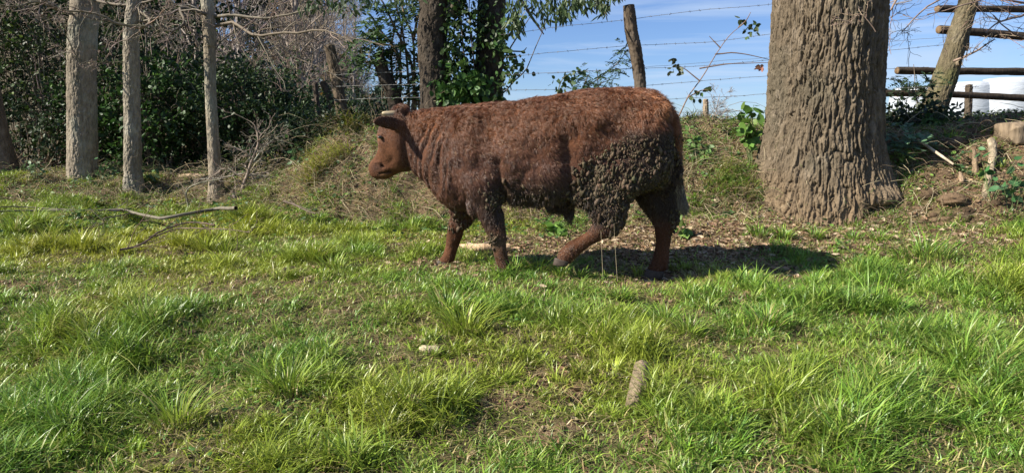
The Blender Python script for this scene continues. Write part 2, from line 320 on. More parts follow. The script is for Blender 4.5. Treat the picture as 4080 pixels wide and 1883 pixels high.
# long tufts seen in the picture: in front of the hooves, at the tree foot, hanging on the bank
tufts = [(2060, 1080, .20, 110, 0), (2140, 1085, .19, 120, 0), (2230, 1100, .15, 90, 0), (1990, 1100, .13, 80, 0), (2310, 1110, .12, 90, 0), (2480, 1190, .11, 90, 0), (2740, 1200, .08, 60, 0),
         (3700, 1040, .30, 130, 0), (3640, 1030, .26, 70, 0), (3760, 1035, .22, 70, 0), (2900, 690, .30, 160, 1), (2860, 740, .28, 120, 1), (2960, 760, .25, 100, 1), (3020, 940, .16, 120, 0), (3120, 950, .14, 120, 0), (3250, 945, .12, 110, 0), (3400, 955, .12, 110, 0), (3500, 960, .14, 100, 0),
         (130, 900, .26, 260, 0), (60, 930, .22, 200, 0), (200, 940, .2, 160, 0), (820, 1000, .2, 220, 0), (740, 985, .17, 160, 0), (900, 1010, .16, 160, 0), (1250, 1040, .22, 240, 0), (1330, 1080, .18, 160, 0), (1270, 880, .16, 140, 0), (1420, 500, .30, 120, 1), (1330, 500, .24, 100, 1), (1500, 480, .22, 60, 1), (1300, 650, .30, 200, 1), (1240, 700, .28, 160, 1), (1360, 620, .26, 120, 1),
         (1850, 1330, .24, 260, 0), (1780, 1250, .22, 200, 0), (2400, 1350, .18, 180, 0), (1150, 1560, .20, 240, 0), (1050, 1500, .16, 180, 0), (2650, 1290, .16, 200, 0), (2750, 1330, .15, 180, 0), (3050, 1300, .16, 200, 0), (700, 1690, .2, 200, 0), (3300, 1700, .2, 200, 0), (2950, 480, .20, 50, 0), (2700, 470, .22, 60, 0), (2760, 470, .16, 50, 0), (330, 690, .22, 90, 1), (560, 690, .14, 60, 1)]
for (px, py, hh, nbb, dr) in tufts:
    g = onground(px, py)[0]; nbb = int(nbb * .8); a = U(0, 2 * np.pi, nbb); r = np.sqrt(U(0, 1, nbb)) * hh * .4; x = g[0] + np.cos(a) * r * 1.3; y = g[1] + np.sin(a) * r
    c = grasscol(x, y, nbb, .45 if dr else .06)
    if dr: az = np.where(U(0, 1, nbb) < .7, -np.pi / 2 + rng.normal(size=nbb) * .7, a); ln = U(.6, 1.6, nbb)
    else: az = a + rng.normal(size=nbb) * .4; ln = .15 + r / hh * 1.6 + np.abs(rng.normal(size=nbb)) * .25
    ch.append(blades(np.stack([x, y, H(x, y) - .006], -1), hn(x, y), hh * U(.55, 1.1, nbb), ln, az, np.interp(y, [2, 5, 9], [.0022, .0030, .0042]) * U(.7, 1.4, nbb), c))
tag(mk('grass', ch, M['grass']), kind='stuff')
# dry thatch on the bank and under foot
N = 68000
q = sample_ground(N, lambda x, y: .38 + .62 * region(x, y), 1.5, 10.4); x, y = q.T
ch = [blades(np.stack([x, y, H(x, y)], -1), hn(x, y), U(.03, .11, N), U(1.0, 3.2, N), U(0, 2 * np.pi, N), U(.0012, .0028, N), jit((.36, .28, .14), N, .45), segs=3)]
tag(mk('dry_grass', ch, M['grass']), kind='stuff')
def scatter_leaves(N, dens, size, pal, y0=1.5, y1=10.6, lift=.012):
    q = sample_ground(N, dens, y0, y1); x, y = q.T; nrmv = hn(x, y); z = H(x, y) + U(0, lift, N)
    a = U(0, 2 * np.pi, N); d = np.stack([np.cos(a), np.sin(a), U(-.25, .45, N)], -1); d = nrm(d - nrmv * (d * nrmv).sum(-1, keepdims=True) * .7)
    s = U(size[0], size[1], N); V, F = leaves(np.stack([x, y, z], -1), d, nrmv + rng.normal(size=(N, 3)) * .45, s, s * U(.22, .42, N), U(-.5, .9, 1)[0], 0)
    c = np.asarray(pal)[rng.integers(0, len(pal), N)] * U(.6, 1.3, (N, 1)); return V, F, np.repeat(c, 7, 0)
ch = [scatter_leaves(36000, lambda x, y: .03 + .97 * region(x, y) ** 1.2, (.018, .05), [(.23, .14, .08), (.17, .095, .055), (.30, .21, .13), (.12, .07, .045), (.36, .28, .18)]),
      scatter_leaves(9000, lambda x, y: np.exp(-((x - 1.5) / 2.3) ** 2 - ((y - 6.0) / .9) ** 2), (.03, .075), [(.30, .20, .13), (.20, .12, .075), (.42, .33, .23)])]
tag(mk('leaf_litter', ch, M['litter']), kind='stuff')
# low broad-leaved weeds and clover in the sward
ch = [scatter_leaves(9000, lambda x, y: sst(.52, .7, fbm(xy3(x, y, 1.0), 71, 3)) * (1 - .5 * region(x, y)), (.012, .03), [(.08, .17, .03), (.11, .21, .04)], lift=.03),
      scatter_leaves(13500, lambda x, y: sst(6.0, 7.0, y) * sst(.38, .62, fbm(xy3(x, y, 1.8), 72, 3)), (.025, .055), [(.07, .14, .03), (.13, .22, .04), (.05, .10, .03)], lift=.09)]
tag(mk('ground_weeds', ch, M['leaf']), kind='stuff')

# dead stalks and bramble runners tangled over the bank
N = 11000
def bankd(x, y):
    toe = np.interp(x, [-8, -4, -2.2, 0, 2, 4, 6], [8.9, 9.0, 7.9, 7.3, 6.75, 6.15, 5.6]); return sst(-.3, .2, y - toe) * sst(2.0, 1.4, y - toe) * np.where(x > 3.4, .45, 1)
q = sample_ground(N, bankd, 5.5, 10.6); x, y = q.T; r = np.stack([x, y, H(x, y)], -1); a = U(0, 2 * np.pi, N); d = np.stack([np.cos(a), np.sin(a) * .6 - .25, U(.0, .9, N)], -1); Ls = U(.10, .5, N) * np.where(U(0, 1, N) < .15, 1.6, 1); k = 6; out = np.zeros((N, k, 3)); out[:, 0] = r; d = nrm(d)
for j in range(1, k):
    d = nrm(d + np.array([0, -.02, -.22]) + rng.normal(size=(N, 3)) * .22); out[:, j] = out[:, j - 1] + d * (Ls / (k - 1))[:, None]; out[:, j, 2] = np.maximum(out[:, j, 2], H(out[:, j, 0], out[:, j, 1]) + .01)
pal = np.array([(.34, .27, .16), (.22, .16, .10), (.14, .10, .07), (.42, .35, .22), (.12, .17, .05)])[rng.integers(0, 5, N)]
tag(mk('dry_stalks', [tubes(out, np.linspace(1, .5, k)[None] * U(.0014, .004, N)[:, None], 3, pal)], M['twig']), kind='stuff')
# ---------------------------------------------------------------- trunks
def bark_tube(path, rad, nu, nv, cell=(.05, .16), depth=.02, col=(.2, .15, .11), seed=0, shape=None, s=1.0, rough=.4, col2=None):
    """path (k,3), rad (k,), dense tube with plated bark relief; returns chunk"""
    C = resample(path, nv); t = np.linspace(0, 1, nv); R = np.interp(t, np.linspace(0, 1, len(rad)), rad); th = np.linspace(0, 2 * np.pi, nu, endpoint=False)
    A = np.array([1.0, 0, 0]); T = nrm(np.gradient(C, axis=0)); B = nrm(np.cross(T, np.broadcast_to(A, T.shape))); A = np.cross(B, T)
    rr = R[:, None] * np.ones(nu)[None]
    if shape is not None: rr = shape(rr, th[None] + 0 * rr, C[:, 2][:, None] + 0 * rr)
    N = np.cos(th)[None, :, None] * A[:, None] + np.sin(th)[None, :, None] * -B[:, None]
    q = N * R[:, None, None]; q = q + C[:, None] * np.array([0, 0, 1.0]); q = q + np.stack([fbm(q * np.array([3, 3, 1.6]) / s, seed + k, 3) - .5 for k in range(3)], -1) * .16 * s; q = q + np.stack([fbm(q * 22 / s, seed + 20 + k, 3) - .5 for k in range(3)], -1) * np.array([.014, .014, .05]) * s
    f1, f2, cid = worley(q / np.array([cell[0], cell[0], cell[1]]), seed); g1, g2, _ = worley(q / np.array([cell[0], cell[0], cell[1] * .35]) * 1.5 + 5, seed + 7)
    ridge = np.abs(2 * fbm(q * np.array([19, 19, 3.4]) / s, seed + 33, 3) - 1); ridge = sst(0, .28, ridge); plate = sst(0.0, .16, f2 - f1) * (.6 + .4 * cid); fine = sst(0, .3, g2 - g1); nn = fbm(q * np.array([40, 40, 18]) / max(s, .5), seed + 3, 4)
    disp = depth * (plate * .45 + ridge * .65 + fine * .05 + (nn - .5) * rough * 2 - .6); rr = rr + disp
    V = C[:, None] + N * rr[..., None]; idx = np.arange(nv * nu).reshape(nv, nu); nx = np.roll(idx, -1, 1)
    F = np.stack([idx[:-1], nx[:-1], nx[1:], idx[1:]], -1).reshape(-1, 4)
    lo = fbm(q * 3.1, seed + 11, 4)[..., None]; c = np.asarray(col) * (.72 + .5 * cid[..., None] * .6 + .3 * nn[..., None])
    if col2 is not None: k = sst(.48, .68, lo); c = c * (1 - k) + np.asarray(col2) * (.8 + .4 * nn[..., None]) * k
    kl = sst(.60, .70, fbm(q * np.array([11, 11, 7]), seed + 50, 3))[..., None] * .45; c = c * (1 - kl) + (np.asarray(col) * 1.5 + .03) * kl; kd = sst(.56, .72, fbm(q * np.array([4, 4, 1.5]), seed + 51, 4))[..., None] * .5; c = c * (1 - kd) + c * .55 * kd
    return V.reshape(-1, 3), [F, ], np.broadcast_to(c, V.shape).reshape(-1, 3)
def ground_base(px, py, Y, dz=-.15):
    p = P(px, py, Y); return np.array([p[0], p[1], float(H(p[0], p[1])) + dz])
GREYBARK = (.175, .150, .120)
# big oak on the right
oc = P(3283, 560, 7.05); ox_, oy_ = oc[0], oc[1]
def oshape(rr, th, z):
    # th 0 -> +x (right), th pi/2 -> towards the viewer (-y) in this frame
    e = np.interp(z, [.1, .35, .5, .7, .95, 1.2, 1.6, 2.5, 4, 7], [.76, .72, .675, .625, .565, .535, .515, .505, .505, .40]); rt = sst(1.5, .35, z)
    lob = (.5 + .5 * np.cos(5 * th + 1.1 + .8 * np.sin(2 * th))) * .055 * rt + .02 * np.cos(3 * th + z * .8) + .07 * rt * np.exp(-(np.angle(np.exp(1j * (th - 3.0))) / .6) ** 2)
    right = np.exp(-(np.angle(np.exp(1j * (th - .15))) / .8) ** 2) * np.exp(-((z - .62) / .28) ** 2) * .06
    r = e + lob + right
    hol = np.exp(-(np.angle(np.exp(1j * (th - 1.12))) / .20) ** 2 - ((z - .50) / .055) ** 2); r = r - .13 * hol
    bur = np.exp(-(np.angle(np.exp(1j * (th - 1.02))) / .32) ** 2 - ((z - .64) / .09) ** 2); r = r + .055 * bur
    return r
def trunkframe_fix(): pass
oak = empty('oak_tree', (ox_, oy_, .3), 'massive deeply furrowed brown trunk with flared muddy foot right of the bull', 'tree')
path = np.array([[ox_, oy_, .12], [ox_, oy_, 1.2], [ox_ - .01, oy_, 2.4], [ox_ + .02, oy_ + .02, 4.2], [ox_ + .05, oy_ + .05, 6.2]])
V, F, C = bark_tube(path, [.6] * 5, 700, 900, (.043, .40), .042, (.122, .094, .063), 3, oshape, 1.0, .40, (.108, .088, .060))
z = V[:, 2]; k = (sst(.95, .40, z + .35 * (fbm(V * 2.5, 77, 3) - .5)) * .85)[:, None]; C = C * (1 - k) + np.array([.185, .130, .078]) * (.75 + .5 * fbm(V * 20, 78, 3))[:, None] * k
mk('trunk', [(V, F, C)], M['bark'], oak, True)
b0 = np.array([[[ox_, oy_, 5.6], [ox_ - 1.2, oy_ + .4, 7.0], [ox_ - 2.6, oy_ + .2, 8.4]], [[ox_, oy_, 5.8], [ox_ + .2, oy_ + .6, 7.6], [ox_ + .5, oy_ + 1.4, 9.4]], [[ox_, oy_, 5.4], [ox_ + 1.3, oy_ + .8, 6.6], [ox_ + 3.0, oy_ + 1.4, 7.6]]])
b0 = np.stack([resample(b, 8) for b in b0]); r0 = np.linspace(.26, .08, 8)[None].repeat(3, 0)
b1, r1 = grow(b0, r0, 7, 6, (.4, .7), (30, 65), .45, .14); b2, r2 = grow(b1, r1, 8, 5, (.35, .6), (25, 65), .5, .2)
mk('crown', [tubes(b0, r0, 12, GREYBARK), tubes(b1, r1, 6, GREYBARK), tubes(b2, r2, 3, GREYBARK)], M['twig'], oak)
# ---------------------------------------------------------------- three slim trees on the left bank
def slim(name_label, base, ctr, rads, Y, lean_up, col, crown_pts, seed, nu=150, nv=620, cell=(.03, .17), depth=.013, moss=None, extra=None, twigs=True):
    b = ground_base(*base, Y); t = empty('bare_tree', (b[0], b[1], b[2] + .15), name_label, 'tree')
    pts = [b] + [P(px, py, Y) for px, py in ctr] + [P(ctr[-1][0], ctr[-1][1], Y) + np.array(lean_up)]
    mk('trunk', [bark_tube(np.array(pts), rads, nu, nv, cell, depth, col, seed, None, .6, .5, moss)], M['bark'], t)
    ch = []
    main = []
    for pl, r in crown_pts:
        q = np.array([P(px, py, Y + dy) if py > -900 else None for px, py, dy in pl]); q = wobble(resample(q, 16), .03, 4, seed); main.append(q); rr = np.linspace(r[0], r[1], 16) * .72
        ch.append(tubes(q, rr, 7, jit(np.array(col) * .62, 1, .1, .03)))
    top = pts[-1]; up = np.array([np.linspace(0, 1, 8) * v for v in ()])
    ups = np.stack([resample(np.array([pts[-2] + (top - pts[-2]) * f, top + np.array([math.cos(a) * 1.2, math.sin(a) * 1.0, 1.2]), top + np.array([math.cos(a) * 2.6, math.sin(a) * 2.2, 3.2])]), 8) for f, a in ((.2, .3), (.5, 2.2), (.7, 4.2), (.9, 5.4))]); ur = np.linspace(rads[-1] * .6, .012, 8)[None].repeat(4, 0)
    ch.append(tubes(ups, ur, 6, col)); u1, ur1 = grow(ups, ur, 9, 6, (.3, .6), (25, 70), .5, .16); ch.append(tubes(u1, ur1, 4, col)); u2, ur2 = grow(u1, ur1, 8, 5, (.3, .55), (25, 70), .5, .2); ch.append(tubes(u2, ur2, 3, col))
    if main:
        mm = np.stack(main); mr = np.stack([np.linspace(r[0], r[1], 16) for _, r in crown_pts])
        t1, tr1 = grow(mm, mr, 13, 7, (.2, .55), (30, 80), .42, .22, .15, 1, 0, .03); t1r = np.clip(tr1, .004, 1); ch.append(tubes(t1, t1r, 4, jit((.19, .15, .12), len(t1), .25)))
        t2, tr2 = grow(t1, t1r, 4, 6, (.3, .65), (25, 70), .55, .22, .15, 1, 0, .05); tr2 = np.clip(tr2, .003, 1); ch.append(tubes(t2, tr2, 3, jit((.20, .155, .12), len(t2), .3)))
        t3, tr3 = grow(t2, tr2, 3, 5, (.3, .6), (25, 60), .6, .2, .2, 1, 0, .04); tr3 = np.clip(tr3, .0022, 1); ch.append(tubes(t3, tr3, 3, jit((.20, .155, .12), len(t3), .3)))
    mk('crown', ch, M['twig'], t); return t
slim('thickest of the three slim grey trunks on the left bank, its bark vertically plated', (330, 690), [(330, 700), (328, 520), (326, 300), (330, 120), (338, 0)], [.275, .195, .182, .178, .175, .17, .14], 9.9, (.1, .1, 2.4), (.235, .195, .145),
     [([(338, 60, 0), (250, 45, -.3), (150, 5, -.6), (60, 30, -.8), (-40, 10, -1)], (.03, .012)), ([(350, 0, 0), (520, 20, -.4), (700, -30, -.8)], (.03, .012)), ([(320, 260, -.2), (240, 120, -.5), (160, 60, -1)], (.012, .005))], 21, moss=(.26, .245, .19))
slim('middle slim grey trunk on the left bank, standing between two others', (530, 680), [(530, 690), (528, 520), (524, 300), (524, 120), (535, 0)], [.165, .110, .100, .096, .092, .088, .08], 9.45, (.25, .1, 2.2), (.24, .205, .155),
     [([(545, 40, 0), (600, 80, -.3), (560, 110, -.5), (470, 95, -.6), (380, 55, -.7), (250, 45, -.8), (180, 0, -1)], (.028, .012)), ([(550, 90, 0), (660, 60, -.3), (740, 40, -.6), (800, 48, -.9)], (.02, .01)), ([(515, 240, 0), (420, 250, -.2), (330, 248, -.6)], (.008, .004))], 22, 110, moss=(.29, .27, .215))
slim('smooth thin grey trunk with a round knot scar, rightmost on the left bank', (862, 720), [(860, 710), (850, 560), (840, 380), (835, 200), (832, 90)], [.15, .086, .074, .068, .070, .078, .07], 9.25, (-.1, .1, 2.2), (.225, .185, .135),
     [([(830, 60, 0), (790, 50, -.2), (720, 35, -.3), (735, 95, -.4), (690, 125, -.45), (640, 100, -.5)], (.035, .018)), ([(850, 60, 0), (960, 65, -.2), (1080, 70, -.4), (1240, 40, -.6)], (.032, .012)), ([(850, 105, 0), (930, 95, -.1), (1000, 140, -.4), (1130, 130, -.7), (1300, 125, -1), (1400, 170, -1.2)], (.032, .010)),
      ([(855, 200, 0), (930, 130, .2), (1060, 80, .3)], (.012, .005)), ([(1010, 140, -.4), (1080, 220, -.3), (1180, 180, 0)], (.010, .004))], 23, 90, moss=(.26, .235, .175), depth=.006)
# dark trunk cut by the left edge
b = ground_base(10, 700, 10.2); t = empty('shaded_tree', (b[0], b[1], b[2] + .1), 'dark shaded leaning trunk cut off by the left edge of the photo', 'tree')
mk('trunk', [bark_tube(np.array([b, P(20, 690, 10.2), P(-10, 540, 10.2), P(-50, 300, 10.2), P(-60, 0, 10.2), P(-60, -500, 10.4)]), [.26, .2, .15, .13, .12, .06], 60, 200, (.03, .09), .01, (.12, .09, .065), 25)], M['bark'], t)
# knot scar on the third trunk
# ---------------------------------------------------------------- twin-stemmed tree behind the bull
tb = ground_base(1850, 420, 8.9); twin = empty('twin_tree', (tb[0], tb[1], tb[2]), 'dark twin-stemmed tree hung with ivy, behind the back of the bull', 'tree')
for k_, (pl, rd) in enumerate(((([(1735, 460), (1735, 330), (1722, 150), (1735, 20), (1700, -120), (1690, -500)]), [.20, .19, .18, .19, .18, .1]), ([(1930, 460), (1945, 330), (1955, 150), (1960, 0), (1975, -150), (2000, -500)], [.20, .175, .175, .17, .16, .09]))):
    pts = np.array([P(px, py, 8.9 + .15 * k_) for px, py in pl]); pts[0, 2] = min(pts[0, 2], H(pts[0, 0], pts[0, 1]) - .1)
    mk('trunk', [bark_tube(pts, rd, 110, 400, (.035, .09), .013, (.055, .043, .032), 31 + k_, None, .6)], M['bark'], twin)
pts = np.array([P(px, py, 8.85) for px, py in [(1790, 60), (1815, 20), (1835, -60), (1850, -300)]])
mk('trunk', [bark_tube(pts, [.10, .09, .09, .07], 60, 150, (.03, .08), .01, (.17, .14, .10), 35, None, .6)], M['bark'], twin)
def ivy(pix, n, Y, thick, size, col, sun=None, droop=.8):
    """leaves scattered along a band of picture points"""
    pix = np.array(pix, float); i = rng.integers(0, len(pix), n); c = P(pix[i, 0], pix[i, 1], Y + U(-thick, thick, n)) + rng.normal(size=(n, 3)) * (pix[i, 2] * Y / FPX)[:, None] * np.array([1, .6, 1])
    d = randdir(n) + np.array([0, 0, -droop]); s = U(size[0], size[1], n); V, F = leaves(c, d, randdir(n) + np.array([-.4, -.6, .3]), s, s * .36, .2)
    return V, F, np.repeat(jit(col, n, .4), 7, 0)
def stemlines(pls, Y, r, col=(.13, .10, .07), k=14, w_=.04):
    return [tubes(wobble(resample(np.array([P(a, b_, Y + (c[0] if c else 0)) for a, b_, *c in pl]), k), w_, 3, int(U(0, 900))), np.linspace(r[0], r[1], k), 5, col) for pl in pls]
band = [(1860 + 45 * math.sin(y / 60), y, 42) for y in range(-150, 400, 16)] + [(1800, y, 22) for y in range(-80, 300, 30)]
v1 = ivy(band, 1800, 8.8, .12, (.04, .08), (.032, .062, .016)); v2 = ivy([(1850, 330, 40), (1800, 380, 35), (1900, 370, 40), (1850, 390, 35), (1780, 350, 25), (1905, 330, 25)], 420, 8.65, .15, (.07, .12), (.055, .115, .025))
v3 = ivy([(2020 + 40 * math.sin(y / 33.) + U(-8, 8), y, 20) for y in range(60, 390, 13)], 300, 8.6, .2, (.05, .10), (.045, .085, .022))
fol = mk('ivy', [v1, v2, v3] + stemlines([[(1840, 400), (1850, 200), (1830, 0), (1850, -150)], [(1880, 400), (1890, 250), (1870, 60), (1880, -150)], [(1960, 400), (2040, 330), (2110, 250), (2190, 60)], [(1990, 260), (2060, 150), (2110, 60)], [(2010, 200), (2080, 205), (2100, 190)]], 8.75, (.012, .004)), M['leaf'], twin)
# long drooping willow-like leaves over the top of the frame
def droopers(spots, n, Y, lg, col):
    ch = []
    for (px, py, rx, ry) in spots:
        c = P(px + rng.normal(size=n) * rx, py + rng.normal(size=n) * ry, Y + U(-.3, .3, n)); s = U(lg[0], lg[1], n)
        V, F = leaves(c, np.array([0, 0, -1.0]) + rng.normal(size=(n, 3)) * np.array([.55, .45, .25]), randdir(n) + np.array([-.3, -.9, 0]), s, s * U(.10, .17, n), .2); ch.append((V, F, np.repeat(jit(col, n, .4), 7, 0)))
    return ch
br = [tubes(wobble(resample(np.array([P(a, b_, 8.2) for a, b_ in pl]), 14), .03, 3, 5), np.linspace(.03, .006, 14), 6, (.12, .09, .07)) for pl in ([(1960, -120), (2150, -50), (2350, -30), (2420, 60)], [(1960, -150), (2060, -20), (2120, 70), (2160, 130)], [(1700, -100), (1550, -60), (1400, -20), (1330, 10)], [(2050, -90), (2250, -60), (2480, -70)])]
mk('crown', br + droopers([(2080, 0, 45, 26), (2150, 30, 35, 30), (2210, 25, 40, 26), (2260, 10, 40, 22), (2330, -5, 40, 18), (2400, 15, 14, 22), (2035, 60, 14, 40), (2060, 90, 12, 20), (2250, 55, 15, 14), (2300, 0, 20, 16), (2440, -30, 20, 12)], 60, 8.2, (.07, .13), (.055, .085, .03)) +
   droopers([(1300, -5, 60, 18), (1360, 25, 30, 22), (1420, -10, 50, 16), (1500, -10, 60, 14), (1240, 20, 30, 14), (1600, -5, 30, 14)], 36, 8.4, (.07, .12), (.05, .08, .03)), M['leaf'], twin)
# ---------------------------------------------------------------- leaning mossy trunk at the right
b = ground_base(3720, 470, 9.3, -.2); t = empty('leaning_tree', b + np.array([0, 0, .2]), 'leaning trunk with greenish bark and a snapped branch stub, in front of the log rails', 'tree')
pp = np.array([b] + [P(px, py, 9.3) for px, py in [(3722, 440), (3762, 320), (3800, 200), (3840, 70), (3862, -20)]] + [P(3900, -300, 9.3)])
stub = bark_tube(np.array([P(3790, 268, 9.25), P(3808, 256, 9.2), P(3825, 250, 9.15)]), [.06, .045, .03], 30, 30, (.03, .08), .006, (.28, .22, .15), 46)
mk('trunk', [bark_tube(pp, [.17, .15, .145, .125, .115, .11, .09], 110, 420, (.03, .09), .010, (.115, .095, .058), 45, None, .6, .5, (.105, .10, .045)), stub], M['bark'], t)
ms = [[(3800, 240, -.1), (3850, 220, -.3), (3900, 195, -.5), (3965, 155, -.8)], [(4200, -40, -.2), (4080, 60, -.4), (3980, 90, -.6), (3930, 130, -.8)], [(4250, 10, .2), (4100, 10, 0), (3960, -10, -.2), (3880, 10, -.4), (3700, 60, -.6)], [(3600, -60, -.5), (3560, 30, -.7), (3510, 80, -.9), (3440, 95, -1.6)], [(3900, -30, 0), (3780, -20, -.4), (3660, 60, -.8), (3590, 130, -1)],
      [(4250, 200, 0), (4150, 170, -.3), (4040, 130, -.5), (3960, 60, -.6)], [(3480, 130, -3.3), (3420, 60, -3.3), (3380, 90, -3.3), (3330, 100, -3.4)]]
mm = np.stack([wobble(resample(np.array([P(a, b_, 8.9 + c) for a, b_, c in pl]), 12), .03, 3, 8) for pl in ms]); mr = np.linspace(.018, .006, 12)[None].repeat(len(ms), 0) * np.array([1, 1, 1, .8, .8, .8, .25])[:, None]
t1, r1 = grow(mm, mr, 9, 7, (.2, .5), (25, 75), .5, .25, .2, 1); r1 = np.clip(r1, .003, 1); t2, r2 = grow(t1, r1, 5, 6, (.3, .6), (25, 70), .55, .25, .2, 1); r2 = np.clip(r2, .002, 1)
mk('crown', [tubes(mm, mr, 5, (.24, .17, .13)), tubes(t1, r1, 3, jit((.25, .18, .13), len(t1))), tubes(t2, r2, 3, jit((.25, .19, .14), len(t2)))], M['twig'], t)
# ---------------------------------------------------------------- thicket
def shrub(name, label, px, Y, ztop, rx, n, col, leafsz=(.05, .09), nst=26, seed=0, grp='bushes of the dark thicket on the left', z0=None, lit=None, twigcol=(.21, .165, .115), shell=.55, cat='shrub', ry=None):
    b = P(px, 560, Y); x0, y0 = b[0], b[1]; zg = float(H(x0, y0)) if z0 is None else z0; o = empty(name, (x0, y0, zg), label, cat, grp); h = ztop - zg; ry = ry or rx * .8
    # arching stems
    k = 12; a = U(0, 2 * np.pi, nst); rr = np.sqrt(U(0, 1, nst)); e = np.stack([x0 + np.cos(a) * rr * rx * 1.05, y0 + np.sin(a) * rr * ry, zg + h * U(.45, 1.02, nst) * (1 - .25 * rr ** 2)], -1)
    s0 = np.stack([x0 + np.cos(a) * rr * rx * .35, y0 + np.sin(a) * rr * ry * .35, np.full(nst, zg - .05)], -1); m_ = s0 * .45 + e * .55 + np.stack([0 * a, 0 * a, h * U(.1, .3, nst)], -1)
    tt = np.linspace(0, 1, k)[None, :, None]; S = (1 - tt) ** 2 * s0[:, None] + 2 * tt * (1 - tt) * m_[:, None] + tt ** 2 * e[:, None]; S = wobble(S, .10, 1.5, seed); SR = np.linspace(1, .3, k)[None] * U(.008, .02, nst)[:, None]
    t1, r1 = grow(S, SR, 6, 6, (.2, .45), (25, 80), .5, .25, .3, 1, 0, .03); r1 = np.clip(r1, .0025, .01)
    mk('stems', [tubes(S, SR, 4, jit(twigcol, nst)), tubes(t1, r1, 3, jit(twigcol, len(t1), .4))], M['twig'], o)
    # leaves gathered in sprays
    ns = n // 9; u = randdir(ns); rad = U(shell, 1.0, ns) ** .7; c = np.stack([x0 + u[:, 0] * rad * rx, y0 + u[:, 1] * rad * ry, zg + h * .5 + u[:, 2] * rad * h * .5], -1)
    lump = fbm(c * 1.6, seed + 5, 3); c = c + u * ((lump - .5) * .9 * rx)[:, None]; keep = fbm(c * 2.3, seed + 6, 2) > .40; c = c[keep]; u = u[keep]; ns = len(c)
    sd = nrm(u * np.array([1, 1, .3]) + rng.normal(size=(ns, 3)) * .6 + np.array([0, 0, -.2])); i = np.repeat(np.arange(ns), 9); m = len(i); tpos = np.tile(np.linspace(0, 1, 9), ns)
    lp = c[i] + sd[i] * (tpos * .32)[:, None] + rng.normal(size=(m, 3)) * .02; ld_ = nrm(sd[i] * .5 + randdir(m)); s = U(leafsz[0], leafsz[1], m)
    nn_ = nrm(np.array([-.2, -.3, .8]) + rng.normal(size=(m, 3)) * .7); V, F = leaves(lp, ld_, nn_, s, s * U(.24, .36, m), .2)
    cc = jit(col, m, .35)
    if lit is not None: z_ = U(0, 1, m) < lit[0]; cc[z_] = np.array(lit[1]) * U(.7, 1.2, (z_.sum(), 1))  # share of leaves given a brighter colour as sunlit highlights
    mk('foliage', [(V, F, np.repeat(cc, 7, 0))], M['leaf'], o); return o
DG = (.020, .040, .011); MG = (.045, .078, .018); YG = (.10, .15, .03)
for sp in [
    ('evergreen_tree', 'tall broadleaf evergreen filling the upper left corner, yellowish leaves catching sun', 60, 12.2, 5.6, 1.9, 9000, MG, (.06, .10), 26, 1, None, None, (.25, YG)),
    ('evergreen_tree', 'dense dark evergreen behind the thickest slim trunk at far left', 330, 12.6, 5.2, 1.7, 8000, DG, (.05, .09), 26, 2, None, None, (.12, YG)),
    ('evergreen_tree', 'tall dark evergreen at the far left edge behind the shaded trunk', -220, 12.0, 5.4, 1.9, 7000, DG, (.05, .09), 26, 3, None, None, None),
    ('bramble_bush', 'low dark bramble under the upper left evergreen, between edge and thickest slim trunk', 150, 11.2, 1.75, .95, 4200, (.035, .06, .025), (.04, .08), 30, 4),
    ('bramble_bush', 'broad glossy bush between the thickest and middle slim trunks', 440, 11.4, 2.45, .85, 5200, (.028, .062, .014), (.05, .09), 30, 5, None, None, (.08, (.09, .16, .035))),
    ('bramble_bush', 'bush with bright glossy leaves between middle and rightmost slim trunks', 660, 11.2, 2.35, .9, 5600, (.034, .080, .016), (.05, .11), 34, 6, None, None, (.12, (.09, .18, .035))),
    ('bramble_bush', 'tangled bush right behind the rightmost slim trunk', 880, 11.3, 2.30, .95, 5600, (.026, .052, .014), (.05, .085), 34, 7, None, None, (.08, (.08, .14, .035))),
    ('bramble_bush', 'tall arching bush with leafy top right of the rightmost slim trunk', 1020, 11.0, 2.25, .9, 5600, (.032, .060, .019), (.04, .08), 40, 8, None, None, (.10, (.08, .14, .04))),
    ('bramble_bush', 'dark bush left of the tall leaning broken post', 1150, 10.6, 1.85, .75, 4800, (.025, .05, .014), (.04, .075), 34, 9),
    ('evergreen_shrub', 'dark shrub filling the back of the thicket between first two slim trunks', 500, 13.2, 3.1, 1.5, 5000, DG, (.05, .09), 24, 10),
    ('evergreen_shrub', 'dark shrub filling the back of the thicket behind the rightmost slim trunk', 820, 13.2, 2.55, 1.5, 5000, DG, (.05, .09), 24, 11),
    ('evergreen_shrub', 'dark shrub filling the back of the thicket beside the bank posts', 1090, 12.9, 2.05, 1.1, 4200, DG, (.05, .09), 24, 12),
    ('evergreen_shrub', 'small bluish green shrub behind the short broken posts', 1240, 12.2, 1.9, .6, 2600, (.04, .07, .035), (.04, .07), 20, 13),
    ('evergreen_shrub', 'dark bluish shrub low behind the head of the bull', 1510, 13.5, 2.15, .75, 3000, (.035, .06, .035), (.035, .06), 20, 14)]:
    shrub(*sp[:3], sp[3], sp[4], sp[5], sp[6], sp[7], sp[8], sp[9], sp[10], z0=sp[11] if len(sp) > 11 else None, lit=(sp[13] if len(sp) > 13 else None), cat='tree' if 'tree' in sp[0] else 'shrub')
